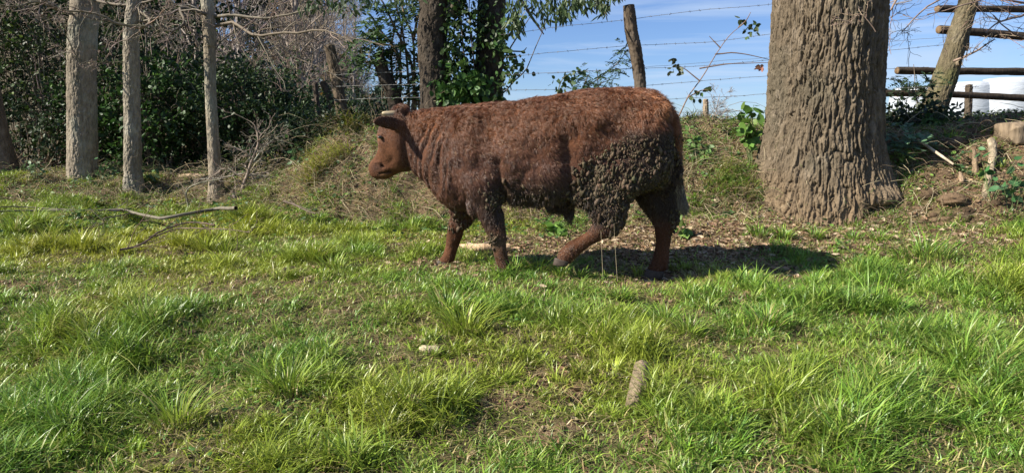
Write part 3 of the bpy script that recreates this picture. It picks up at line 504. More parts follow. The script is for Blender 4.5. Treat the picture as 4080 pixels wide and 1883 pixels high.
for px, Y_, zt, rx, sd, lb in ((590, 10.7, 3.3, .8, 31, 'bare twiggy brown bush between the middle and rightmost slim trunks'), (250, 10.9, 3.2, .7, 32, 'bare twiggy bush left of the thickest slim trunk'), (960, 10.5, 2.5, .9, 33, 'bare twiggy bush just right of the rightmost slim trunk'), (1180, 11.2, 2.5, .8, 34, 'bare grey twiggy bush left of the broken posts')):
    shrub('bare_bush', lb, px, Y_ + .5, zt, rx, 2600, (.035, .055, .016), (.04, .07), 13, sd, twigcol=(.18, .145, .11))
# evergreens added to shade the thicket, crowns mostly out of frame on the left
for x0, y0, zt, rx, lb in ((-10.4, 13.0, 7.4, 2.1, 'big evergreen added outside the left edge to shade the thicket'), (-13.4, 12.8, 7.5, 2.3, 'farthest left big evergreen added for shade beyond the left edge'), (-7.4, 14.6, 7.6, 2.0, 'tall evergreen added for shade behind the upper left corner foliage')):
    px = x0 / y0 * FPX + 2040; shrub('evergreen_tree', lb, px, y0, zt, rx, 11000, DG, (.08, .13), 20, int(-x0 * 3), 'evergreens added to shade the thicket', cat='tree', shell=.2)
# ---------------------------------------------------------------- pinnate-leaved saplings behind the muzzle and beside the twin tree
def pinnate(base, d, n, L_, lw, npair=8):
    """fronds with paired leaflets; base (n,3), d (n,3)"""
    d = nrm(d); t = np.linspace(.15, 1, npair); c = base[:, None] + d[:, None] * (L_[:, None] * t[None])[..., None]; c[..., 2] -= (L_[:, None] * t[None] ** 2) * .25
    side = nrm(np.cross(d, randdir(n) * .5 + np.array([0, -.2, 1.0]))); out = []
    for s in (-1, 1):
        cc = c.reshape(-1, 3); dd = (side[:, None] * s + d[:, None] * .45 + 0 * c).reshape(-1, 3); sz = np.repeat(L_ * lw, npair) * U(.8, 1.2, n * npair); out.append(leaves(cc, dd, np.array([0, -.3, 1.0]) + rng.normal(size=(n * npair, 3)) * .4, sz, sz * .26, .1))
    V = np.concatenate([o[0] for o in out]); k = len(out[0][0]); return V, [out[0][1][0], out[1][1][0] + k]
def sapling(name, label, stems, Y, r, fr, frn, fl_, col, cat='sapling', grp=None, lw=.26, scol=(.22, .16, .11)):
    g = P(stems[0][0][0], stems[0][0][1], Y); o = empty(name, (g[0], g[1], float(H(g[0], g[1]))), label, cat, grp)
    mk('stem', stemlines(stems, Y, r, scol), M['twig'], o); n = frn; i = rng.integers(0, len(fr), n); f = np.array(fr, float)
    b_ = P(f[i, 0] + rng.normal(size=n) * f[i, 2], f[i, 1] + rng.normal(size=n) * f[i, 2], Y + U(-.25, .25, n)); V, F = pinnate(b_, randdir(n) * np.array([1, .7, .6]) + np.array([0, -.1, -.15]), n, U(fl_[0], fl_[1], n), lw)
    mk('foliage', [(V, F, np.repeat(jit(col, len(V) // 7, .35), 7, 0))], M['leaf'], o); return o
sapling('sapling', 'thin multi-stemmed sapling with feathery leaves between rotten post and twin tree', [[(1640, 460), (1650, 300), (1645, 150), (1600, 0), (1590, -80)], [(1655, 460), (1640, 250), (1575, 120), (1530, 20), (1480, -60)], [(1590, 460), (1595, 300), (1600, 140), (1610, -60)], [(1620, 460), (1625, 350), (1600, 120), (1560, -40)], [(1680, 460), (1660, 380), (1650, 330)], [(1660, 250), (1700, 100), (1690, 0)], [(1645, 150), (1670, 60), (1710, -20)], [(1600, 300), (1570, 200), (1500, 100)], [(1585, 460), (1560, 250), (1580, 60)]], 9.2, (.022, .008),
        [(1500, 90, 28), (1470, 140, 26), (1440, 200, 26), (1530, 180, 24), (1480, 230, 22), (1560, 215, 18), (1660, 120, 18), (1680, 220, 28), (1690, 280, 26), (1660, 320, 26), (1590, 300, 26), (1600, 160, 30), (1620, 60, 30), (1550, 30, 30), (1690, 380, 18), (1660, 20, 24), (1500, 20, 30)], 330, (.16, .30), (.05, .09, .028))
sapling('sapling', 'feathery sapling sprig showing above the rump against the sky, left of the fence post', [[(2340, 420), (2340, 350), (2400, 300), (2470, 240), (2500, 190)], [(2370, 420), (2385, 340), (2440, 310)], [(2320, 420), (2330, 330), (2345, 290)], [(2385, 420), (2390, 330), (2385, 280)]], 8.3, (.010, .003),
        [(2360, 330, 18), (2330, 310, 16), (2400, 330, 18), (2380, 300, 14), (2430, 320, 14), (2345, 350, 14), (2400, 350, 14), (2450, 270, 9), (2480, 215, 9), (2465, 240, 9), (2440, 285, 9), (2490, 200, 8), (2310, 340, 12), (2330, 290, 8)], 120, (.09, .17), (.06, .10, .03), lw=.24)
sapling('sapling', 'feathery dark sprig under the third log rail', [[(3650, 470), (3655, 400), (3640, 330), (3630, 250)], [(3650, 400), (3700, 340), (3730, 310)]], 8.6, (.008, .003), [(3600, 310, 14), (3620, 340, 18), (3650, 355, 16), (3690, 330, 14), (3710, 310, 14), (3640, 300, 10), (3655, 365, 12)], 46, (.12, .22), (.03, .05, .02))
def herb(name, label, px, py, Y, n, spread, size, col, hh=.2, nst=5, cat='plant', grp=None, broad=.34, pin=False, stempath=None):
    c = P(px, py, Y); zg = float(H(c[0], c[1])); o = empty(name, (c[0], c[1], zg), label, cat, grp); base = np.array([c[0], c[1], zg - .02]); ends = c + rng.normal(size=(nst, 3)) * spread * np.array([1, .7, .8])
    S = np.stack([resample(np.array([base + rng.normal(size=3) * .02, (base + e) / 2 + rng.normal(size=3) * spread * .3 + np.array([0, 0, hh * .2]), e]), 8) for e in ends])
    mk('stem', [tubes(S, np.linspace(.005, .002, 8)[None].repeat(nst, 0), 4, (.12, .15, .06))], M['twig'], o)
    i = rng.integers(0, nst, n); j = rng.integers(3, 8, n); b_ = S[i, j] + rng.normal(size=(n, 3)) * spread * .25
    if pin: V, F = pinnate(b_, randdir(n) * np.array([1, .8, .4]) + np.array([0, -.4, .1]), n, U(size[0], size[1], n), .28); m = len(V) // 7
    else: s = U(size[0], size[1], n); V, F = leaves(b_, randdir(n) + np.array([0, -.3, -.35]), np.array([-.3, -.5, .6]) + rng.normal(size=(n, 3)) * .4, s, s * broad, .2); m = n
    mk('foliage', [(V, F, np.repeat(jit(col, m, .3), 7, 0))], M['leaf'], o); return o
herb('weed', 'bright green leafy weed on the bank top just left of the massive trunk', 3000, 445, 7.3, 60, .075, (.08, .15), (.11, .21, .04), .3, 8)
shrub('ivy_bush', 'dark ivy standing in for shadow under the bank roots just left of the horns', 1400, 9.5, 1.62, .42, 2400, (.028, .05, .018), (.04, .07), 20, 15, None, z0=1.1, cat='shrub', shell=.3)  # dark bush fills in for the shadowed undercut below the roots
shrub('ivy_bush', 'low dark bramble standing in for bank shadow below the leaning pale post', 1230, 9.7, 1.55, .5, 2600, (.028, .05, .018), (.04, .07), 24, 16, None, z0=.95, cat='shrub', shell=.3)  # second dark bush over the same shadowed stretch of bank
shrub('bramble_bush', 'low dark bramble at the foot of the thicket right of the brush heap', 1120, 9.9, 1.2, .5, 2200, (.03, .055, .02), (.04, .08), 24, 17, None, z0=.7, cat='shrub', shell=.3)
herb('fern', 'bluish feathery fern right of the massive trunk beside dark hollow', 3620, 520, 6.9, 38, .10, (.12, .22), (.10, .17, .09), .2, 6, pin=True)
herb('fern', 'feathery fern at the foot of the right bank above the long grass', 3780, 880, 6.35, 22, .08, (.10, .18), (.07, .12, .04), .1, 5, pin=True)
herb('fern', 'small dark fern in the middle of the right earth bank', 3840, 660, 6.7, 18, .05, (.10, .16), (.05, .10, .04), .1, 5, pin=True)
herb('bramble', 'green bramble leaves at right edge beside the grey root', 3960, 660, 6.2, 20, .11, (.06, .10), (.06, .15, .05), .15, 5)
herb('bramble', 'bramble leaves hanging at the right edge below the half log', 4045, 720, 6.1, 26, .11, (.06, .10), (.07, .15, .055), .15, 5)
herb('weed', 'yellow-green weed at the right foot of the massive trunk', 3600, 640, 6.9, 70, .09, (.03, .06), (.17, .27, .05), .1, 7)
herb('weed', 'dark leafy weed beneath the leaning mossy trunk', 3730, 500, 7.6, 60, .13, (.05, .10), (.06, .12, .03), .2, 8)
herb('weed', 'leafy weed on the bank directly behind the tail of the bull', 2790, 540, 7.5, 90, .13, (.04, .09), (.10, .18, .045), .1, 8)
herb('weed', 'dark broad-leaved seedling before the thicket, right of the rightmost slim trunk', 1180, 590, 9.0, 26, .10, (.05, .09), (.07, .14, .05), .2, 6)
herb('weed', 'pair of broad dock leaves at the bank foot right of the tail', 2895, 830, 6.8, 7, .03, (.09, .13), (.09, .17, .06), .05, 3)
herb('weed', 'small leafy plant at the foot of the middle slim trunk', 600, 700, 9.6, 40, .10, (.05, .09), (.07, .13, .05), .1, 6)
herb('weed', 'leafy sprout at the right foot of the thickest slim trunk', 400, 680, 9.6, 60, .13, (.05, .09), (.07, .13, .05), .15, 7)
herb('weed', 'pale leafy sprout left of the thickest slim trunk foot', 130, 690, 9.7, 70, .16, (.04, .08), (.08, .14, .06), .1, 7)
herb('weed', 'bright broad-leaved weed under the belly of the bull', 2215, 905, 6.3, 34, .05, (.07, .12), (.15, .26, .05), .02, 6)
herb('weed', 'pale green weed just behind the rear leg of the bull', 2725, 870, 5.9, 24, .05, (.06, .11), (.16, .26, .06), .05, 5)
herb('weed', 'small green weed in the litter in front of the massive trunk', 3230, 1090, 5.2, 80, .10, (.02, .045), (.11, .21, .04), .02, 8)
herb('weed', 'low leafy plant at lower right of the shadow of the bull', 3420, 1060, 5.3, 80, .12, (.02, .045), (.11, .22, .04), .02, 8)
# thorny bramble cane arching against the sky
g = P(2700, 480, 7.7); br = empty('bramble', (g[0], g[1], float(H(g[0], g[1]))), 'tall thorny bramble cane arching against the sky between fence post and massive trunk', 'plant')
mk('stem', stemlines([[(2700, 480), (2740, 390), (2790, 320), (2850, 220), (2910, 135), (2960, 95)], [(2785, 325), (2740, 285), (2710, 265)], [(2850, 215), (2960, 215), (3065, 235)], [(2790, 275), (2900, 255), (3060, 250)], [(2870, 190), (2845, 165), (2825, 145)], [(2940, 110), (2970, 85), (2990, 50)], [(2740, 390), (2790, 365), (2820, 360)]], 7.7, (.008, .003), (.20, .13, .09), w_=.015), M['twig'], br)
def lf(sp, n, Y, size, col):
    ch = []
    for (px, py, r) in sp:
        c = P(px + rng.normal(size=n) * r, py + rng.normal(size=n) * r, Y + U(-.05, .05, n)); s = U(size[0], size[1], n); V, F = leaves(c, randdir(n) + np.array([0, 0, -.6]), randdir(n) + np.array([0, -1.2, 0]), s, s * .34, .15); ch.append((V, F, np.repeat(jit(col, n, .35), 7, 0)))
    return ch
mk('foliage', lf([(2980, 110, 14), (2995, 125, 12), (2955, 80, 6), (3015, 105, 8)], 7, 7.7, (.05, .08), (.06, .09, .035)) + lf([(2690, 250, 10), (2670, 280, 8), (2710, 285, 8), (2700, 262, 5)], 5, 7.7, (.05, .08), (.07, .08, .04)) + lf([(3035, 265, 7)], 7, 7.7, (.05, .08), (.24, .12, .08)) + lf([(2765, 385, 9), (2790, 370, 8), (2830, 350, 6)], 6, 7.7, (.05, .08), (.06, .10, .035)), M['leaf'], br)
g = P(2235, 380, 8.0); br = empty('bramble', (g[0], g[1], float(H(g[0], g[1]))), 'short bramble spray with dark leaves above the middle of the back of the bull', 'plant')
mk('stem', stemlines([[(2215, 400), (2235, 330), (2260, 300), (2310, 290)]], 8.0, (.006, .003), (.14, .13, .07), w_=.01), M['twig'], br)
mk('foliage', lf([(2225, 330, 10), (2240, 360, 10), (2270, 330, 12), (2265, 300, 8), (2300, 285, 8)], 8, 8.0, (.05, .09), (.05, .09, .03)), M['leaf'], br)
# ---------------------------------------------------------------- distant bare wood on the hillside
def far_tree(o, h, seed, col):
    global rng
    sv = rng; rng = np.random.default_rng(seed); base = np.array(o.location)
    S = resample(np.array([base + [0, 0, -.3], base + [U(-.2, .2), 0, h * .4], base + [U(-.5, .5), 0, h]]), 10)[None]; R = np.linspace(h * .018, h * .003, 10)[None]
    b1, r1 = grow(S, R, 22, 7, (.25, .5), (25, 60), .5, .10, .12, .98, .25); b2, r2 = grow(b1, r1, 8, 6, (.3, .6), (20, 55), .55, .14, .15, 1, .1); b3, r3 = grow(b2, r2, 7, 5, (.35, .65), (20, 60), .6, .16, .15, 1, .05); r3 = np.clip(r3, .006, .02); r2 = np.clip(r2, .009, 1)
    mk('trunk', [tubes(S, R, 7, col)], M['twig'], o); mk('crown', [tubes(b1, r1, 4, col), tubes(b2, r2, 3, col), tubes(b3, r3, 3, jit(col, len(b3), .25))], M['twig'], o); rng = sv
protos = []
spots = [(-9.5, 24), (-6.8, 25), (-8.2, 30), (-12.5, 29), (-14.5, 34), (-10.5, 38), (-17, 40), (-12.5, 45), (-7.9, 33), (-20, 46), (-16, 52), (-11.5, 53), (-22, 33), (-18, 27), (-14.5, 25), (-25, 50), (-13.5, 60), (-20, 60), (-11, 28), (-9.2, 42), (-8.0, 48)] + [(-r_ * y_, y_) for r_, y_ in ((.27, 20), (.33, 19), (.40, 20), (.47, 19), (.30, 27), (.37, 25), (.24, 31), (.26, 36), (.29, 41), (.33, 36), (.36, 44), (.25, 55), (.29, 64), (.43, 26), (.50, 24), (.45, 35), (.22, 43), (.235, 27), (.21, 60))]
for i, (x, y) in enumerate(spots):
    x += U(-.6, .6); z = float(H(x, y)); sc = U(.8, 1.1) * (1 if y > 28 else .85) * (.8 if x / y > -.25 else 1)
    if i < 3:
        h = 8.0; o = empty('far_tree', (x, y, z), 'bare greyish brown tree in the distant wood on the hillside', 'tree', 'distant bare trees on the hillside'); far_tree(o, h, 100 + i, [(.27, .225, .19), (.30, .24, .185), (.25, .215, .19)][i]); protos.append(o)
    else:
        s = protos[i % 3]; o = s.copy(); COLL.objects.link(o); o.location = (x, y, z)
        for c in s.children: d_ = c.copy(); COLL.objects.link(d_); d_.parent = o
    o.rotation_euler = (0, 0, U(0, 6.28)); o.scale = (sc, sc, sc)
def conifer(x, y, h, r, label, col):
    z = float(H(x, y)); o = empty('conifer', (x, y, z), label, 'tree'); mk('trunk', [tubes(np.array([[x, y, z - .2], [x, y, z + h * .5], [x, y, z + h]]), np.array([.2, .12, .02]), 8, (.1, .07, .05))], M['bark'], o)
    n = 9000; t = U(0, 1, n) ** .7; a = U(0, 2 * np.pi, n); rr = (1 - (1 - t) * 0) * 0 + r * (t) * U(.3, 1.0, n); c = np.stack([x + np.cos(a) * rr, y + np.sin(a) * rr, z + h * (1 - t * .92) + U(-.2, .2, n)], -1)
    d = np.stack([np.cos(a), np.sin(a), U(-.6, .1, n)], -1) + rng.normal(size=(n, 3)) * .3; s = U(.2, .45, n); V, F = leaves(c, d, np.array([0, 0, 1.0]) + rng.normal(size=(n, 3)) * .4, s, s * .25, .2); mk('crown', [(V, F, np.repeat(jit(col, n), 7, 0))], M['leaf'], o)
conifer(-11.2, 36, 13, 3.0, 'tall dark conifer rising behind the bare trees at the top, left of the sky', (.03, .05, .025))
conifer(-6.0, 33, 2.6, 1.6, 'short bluish conifer just above the head of the bull, far behind the fence', (.035, .055, .04))
conifer(-7.4, 31, 3.4, 1.5, 'small golden brown tree between the broken posts far behind', (.26, .17, .04))
o = empty('far_tree', (P(2850, 470, 60)[0], 60, float(H(P(2850, 470, 60)[0], 60)) - .6), 'pale hazy bare tree on the horizon left of the massive trunk', 'tree'); far_tree(o, 3.9, 222, (.30, .27, .26)); o.scale = (1.5, 1.5, 1)
# ---------------------------------------------------------------- the young bull
TH = math.radians(9); CE = np.array([math.cos(TH), -math.sin(TH)]); CN = np.array([math.sin(TH), math.cos(TH)]); C0 = np.array([0.107, 5.02])
def K(cx, cy, lat=0.0):
    """outline coordinates -> point in the animal's own upright plane, lat metres to its far side"""
    d = ray(1400 + np.asarray(cx, float) / 1.433, 320 + np.asarray(cy, float) / 1.433); t = (lat + C0 @ CN) / (d[..., :2] @ CN); return EYE + d * t[..., None]
CN3 = np.array([CN[0], CN[1], 0.0]); CE3 = np.array([CE[0], CE[1], 0.0])
def inv(p):
    """world point -> outline coordinates of its foot point in the middle plane"""
    lat = (p[..., :2] - C0) @ CN; q = p.copy(); q[..., :2] -= lat[..., None] * CN; px, py = proj(q); return (px - 1400) * 1.433, (py - 320) * 1.433, lat
def ringset(st, lat=0.0, e=2.3):
    out = []
    for s in st:
        (ax, ay), (bx, by), wd = s[:3]; l = s[3] if len(s) > 3 else lat
        a = K(ax, ay, l); b = K(bx, by, l); out.append(((a + b) / 2, (a - b) / 2, CN3 * wd, ))
    k = len(out); nn = (k - 1) * 4 + 1; f = lambda j: resample(np.array([o[j] for o in out]), nn); c, A, B = f(0), f(1), f(2)
    return loft([(c[i], A[i], B[i]) for i in range(nn)], 28, e)
parts = []
# torso and neck, rump to poll
parts.append(ringset([((1798, 205), (1805, 340), .05), ((1785, 150), (1815, 520), .14), ((1772, 100), (1800, 600), .205), ((1680, 68), (1700, 612), .25), ((1580, 54), (1600, 622), .265),
    ((1480, 52), (1480, 645), .275), ((1380, 62), (1380, 665), .285), ((1280, 76), (1270, 672), .30), ((1180, 92), (1170, 690), .315), ((1060, 108), (1060, 698), .315), ((940, 122), (950, 702), .305),
    ((820, 136), (840, 710), .275), ((720, 146), (740, 725), .245), ((640, 152), (650, 738), .225), ((580, 158), (575, 722), .20), ((520, 163), (515, 690), .17), ((460, 168), (455, 620), .145),
    ((405, 176), (395, 560), .118), ((355, 182), (345, 512), .104), ((305, 190), (300, 450), .085)], e=2.25))
def hp(hx, hy): return (1440 + hx / 2.972 - 1400) * 1.433, (400 + hy / 2.972 - 320) * 1.433
HD = [((440, 90), (640, 330), .075, -.01), ((350, 130), (640, 560), .10, .0), ((262, 250), (600, 735), .120, .010), ((212, 350), (590, 815), .114, .022), ((206, 440), (555, 838), .112, .036), ((210, 540), (470, 852), .080, .06), ((184, 630), (410, 874), .068, .075),
      ((138, 700), (365, 900), .066, .088), ((100, 752), (315, 928), .066, .10), ((94, 815), (250, 935), .060, .108), ((114, 880), (190, 930), .045, .11)]
parts.append(ringset([(hp(*a), hp(*b), wd, l) for a, b, wd, l in HD], e=2.5))
# legs
NH = [((1330, 300), (1835, 340), .09, -.13), ((1300, 400), (1840, 440), .13, -.145), ((1285, 500), (1810, 520), .135, -.15), ((1290, 590), (1740, 600), .12, -.155), ((1310, 670), (1610, 660), .10, -.16), ((1350, 745), (1570, 735), .08, -.16), ((1385, 800), (1555, 800), .062, -.16),
      ((1365, 850), (1500, 868), .05, -.16), ((1318, 884), (1422, 915), .042, -.16), ((1262, 912), (1345, 958), .040, -.16), ((1212, 945), (1300, 992), .045, -.16), ((1178, 990), (1268, 1018), .042, -.16), ((1168, 1020), (1245, 1040), .040, -.16)]
FH = [((1500, 400), (1840, 400), .10, .12), ((1560, 560), (1862, 540), .11, .13), ((1612, 650), (1868, 640), .095, .14), ((1672, 735), (1870, 735), .075, .145), ((1722, 805), (1862, 805), .056, .145), ((1740, 868), (1832, 870), .044, .145),
      ((1742, 945), (1812, 955), .038, .145), ((1728, 1005), (1806, 1018), .042, .145), ((1706, 1055), (1796, 1065), .045, .145), ((1688, 1088), (1785, 1098), .045, .145)]
NF = [((570, 400), (840, 400), .08, -.13), ((590, 490), (870, 490), .10, -.15), ((615, 570), (885, 570), .115, -.155), ((660, 660), (880, 660), .10, -.155), ((702, 740), (872, 740), .078, -.155), ((748, 820), (868, 820), .060, -.155), ((778, 885), (880, 890), .056, -.155), ((800, 945), (880, 950), .043, -.155),
      ((818, 1000), (890, 1005), .041, -.155), ((826, 1050), (905, 1055), .047, -.155), ((822, 1085), (908, 1090), .045, -.155)]
FF = [((560, 600), (780, 640), .09, .12), ((575, 700), (740, 710), .085, .125), ((566, 780), (705, 790), .068, .13), ((550, 850), (645, 860), .052, .13), ((546, 905), (622, 918), .046, .13), ((540, 955), (600, 968), .038, .13), ((520, 1000), (586, 1018), .041, .13), ((500, 1030), (565, 1050), .044, .13)]
def fat(st, f=1.05):
    o = []
    for (a, b, w_, l) in st:
        m_ = ((a[0] + b[0]) / 2, (a[1] + b[1]) / 2); f_ = f if w_ < .07 else 1.0; o.append(((m_[0] + (a[0] - m_[0]) * f_, m_[1] + (a[1] - m_[1]) * f_), (m_[0] + (b[0] - m_[0]) * f_, m_[1] + (b[1] - m_[1]) * f_), w_ * f_, l))
    return o
for st in map(fat, (NH, FH, NF, FF)): parts.append(ringset(st, e=2.1))
def blob(cx, cy, lat, rx, ry, rl):
    c = K(cx, cy, lat); r = []
    for t in np.linspace(-.98, .98, 14):
        s = math.sqrt(1 - t * t); r.append((c + CN3 * rl * t, CE3 * rx * s, np.array([0, 0, 1.0]) * ry * s))
    return loft(r, 20)
parts += [blob(690, 400, -.165, .20, .26, .100), blob(690, 400, .165, .20, .26, .085), blob(1640, 330, -.15, .22, .22, .13), blob(1640, 330, .15, .22, .22, .13), blob(1380, 230, -.22, .10, .07, .07), blob(1380, 230, .22, .10, .07, .07), blob(1750, 190, -.16, .08, .07, .05),
          blob(620, 670, 0, .13, .09, .10), blob(1330, 640, -.2, .10, .10, .07), blob(1330, 640, .2, .10, .10, .07), blob(1150, 520, -.16, .34, .20, .16), blob(1150, 520, .16, .34, .20, .16), blob(1190, 715, 0, .10, .045, .05), blob(1240, 745, 0, .035, .05, .03), blob(1250, 785, 0, .016, .035, .02), blob(828, 890, -.157, .044, .042, .042), blob(880, 1050, -.155, .026, .026, .04), blob(590, 888, .13, .036, .036, .036), blob(700, 700, -.15, .05, .10, .07),
          blob(1530, 800, -.16, .030, .05, .035), blob(1855, 770, .145, .022, .05, .03), blob(1255, 1005, -.16, .03, .025, .04), blob(1785, 1060, .145, .025, .03, .04), blob(620, 745, .05, .08, .04, .07)]
hx, hy = hp(470, 560); parts.append(blob(hx, hy, -.045, .085, .10, .055))          # cheek
hx, hy = hp(180, 790); parts.append(blob(hx, hy, .075, .035, .035, .045))           # muzzle
hx, hy = hp(330, 800); parts.append(blob(hx, hy, .055, .055, .035, .055))
hx, hy = hp(262, 405); parts.append(blob(hx, hy, -.055, .022, .014, .022))          # brow over the eye
hx, hy = hp(470, 110); parts.append(blob(hx, hy, .0, .05, .035, .07))                # poll tuft
# ears (cupped leaf, held out to the side and forward)
def ear(sgn):
    b = np.array(K(*hp(480, 300), -.075 if sgn < 0 else .085)); tip = np.array(K(*hp(138, 248), -.27)) if sgn < 0 else np.array(K(*hp(560, 190), .27))
    ax = nrm(tip - b); up = nrm(np.array([0, 0, 1.0]) - ax * ax[2]); nn = np.cross(ax, up); r = []
    for t, wd, th in ((0, .042, .034), (.2, .048, .024), (.45, .050, .018), (.7, .045, .015), (.88, .034, .013), (.97, .020, .011), (1, .008, .008)):
        r.append((b + (tip - b) * t + up * .010 * math.sin(t * 3), up * wd, nn * th))
    return loft(r, 20)
parts += [ear(-1), ear(1)]
# tail
tl = resample(np.array([K(1690, 92, -.01), K(1757, 112, -.05), K(1816, 185, -.08), K(1854, 280, -.10), K(1870, 380, -.09), K(1872, 480, -.06), K(1870, 570, -.05)]), 30)
tr = np.interp(np.linspace(0, 1, 30), [0, .2, .6, 1], [.045, .032, .024, .016]); A, B = frames(tl)
parts.append(loft([(tl[i], A[i] * tr[i], B[i] * tr[i]) for i in range(30)], 16))
Vs, Fs, off = [], [], 0
for V, F in parts:
    Vs.append(V); Fs += [[tuple(r + off) for r in f.tolist()] if False else (f + off) for f in F]; off += len(V)
me = bpy.data.meshes.new('raw'); me.from_pydata(np.concatenate(Vs).tolist(), [], [tuple(r) for f in Fs for r in f.tolist()])
raw = bpy.data.objects.new('raw', me); COLL.objects.link(raw)
rm = raw.modifiers.new('r', 'REMESH'); rm.mode = 'VOXEL'; rm.voxel_size = 0.0085; rm.adaptivity = 0
sm = raw.modifiers.new('s', 'CORRECTIVE_SMOOTH'); sm.use_only_smooth = True; sm.iterations = 6; sm.factor = .5
dg = bpy.context.evaluated_depsgraph_get(); dg.update(); em = bpy.data.meshes.new_from_object(raw.evaluated_get(dg))
nv = len(em.vertices); BV = np.zeros(nv * 3, np.float32); em.vertices.foreach_get('co', BV); BV = BV.reshape(-1, 3).astype(float)
BN = np.zeros(nv * 3, np.float32); em.vertices.foreach_get('normal', BN); BN = BN.reshape(-1, 3).astype(float)
nf = len(em.polygons); lt = np.zeros(nf, np.int32); em.polygons.foreach_get('loop_total', lt); lv = np.zeros(lt.sum(), np.int32); em.polygons.foreach_get('vertices', lv)
quad = lv.reshape(-1, 4) if (lt == 4).all() else None
if quad is None:
    st = np.concatenate([[0], np.cumsum(lt)[:-1]]); quad = np.array([lv[s:s + 4] for s, n_ in zip(st, lt) if n_ == 4]); tri_ = np.array([lv[s:s + 3] for s, n_ in zip(st, lt) if n_ == 3])
bpy.data.objects.remove(raw)
cx, cy, lat = inv(BV)
# relief of the hide: neck folds, muscle grooves, shaggy lumps
neck = sst(330, 420, cx) * sst(640, 560, cx) * sst(190, 260, cy) * sst(720, 560, cy)
fold = np.sin((cx + 0.16 * (cy - 400) + 110 * fbm(np.stack([cx / 110, cy / 200, lat * 2], -1), 5, 2)) / 7.0)
BV = BV + BN * (neck * fold * .006)[:, None]
BV = BV + BN * ((fbm(BV * 7, 8, 3) - .5) * .032)[:, None] * sst(300, 450, cx)[:, None]
BV = BV + BN * ((fbm(BV * np.array([26, 26, 14]), 9, 3) - .5) * .014)[:, None] * (.3 + .7 * sst(300, 450, cx))[:, None]
def groove(x0, y0, x1, y1, wd, dp):
    global BV
    ax, ay = x1 - x0, y1 - y0; t = np.clip(((cx - x0) * ax + (cy - y0) * ay) / (ax * ax + ay * ay), 0, 1); d = np.hypot(cx - x0 - ax * t, cy - y0 - ay * t)
    BV = BV - BN * (np.exp(-(d / wd) ** 2) * dp)[:, None]
groove(1235, 330, 1265, 600, 46, .030); groove(868, 460, 888, 700, 28, .032); groove(600, 560, 640, 640, 18, .018); groove(1160, 230, 1300, 300, 28, .010); groove(1440, 300, 1640, 350, 30, .008); groove(800, 250, 850, 450, 30, .010)
hx, hy = hp(232, 770); groove(hx, hy, hx + 5, hy + 7, 6, .022)                       # nostril
hx, hy = hp(200, 870); h2 = hp(330, 850); groove(hx, hy, h2[0], h2[1], 4.5, .014)      # mouth line
def hgroove(a, b, wd, dp):
    p_, q_ = hp(*a), hp(*b); groove(p_[0], p_[1], q_[0], q_[1], wd, dp)
hgroove((236, 442), (248, 442), 8, .008); hgroove((205, 408), (285, 402), 7, -.005)      # socket and brow
hgroove((330, 740), (400, 690), 16, .006); hgroove((450, 440), (490, 680), 34, -.008); hgroove((560, 420), (570, 740), 14, .010)     # hollow before the cheek, cheek, jaw edge
hgroove((150, 735), (215, 725), 8, -.006); hgroove((268, 800), (300, 850), 8, .007)       # nostril wing, lip corner
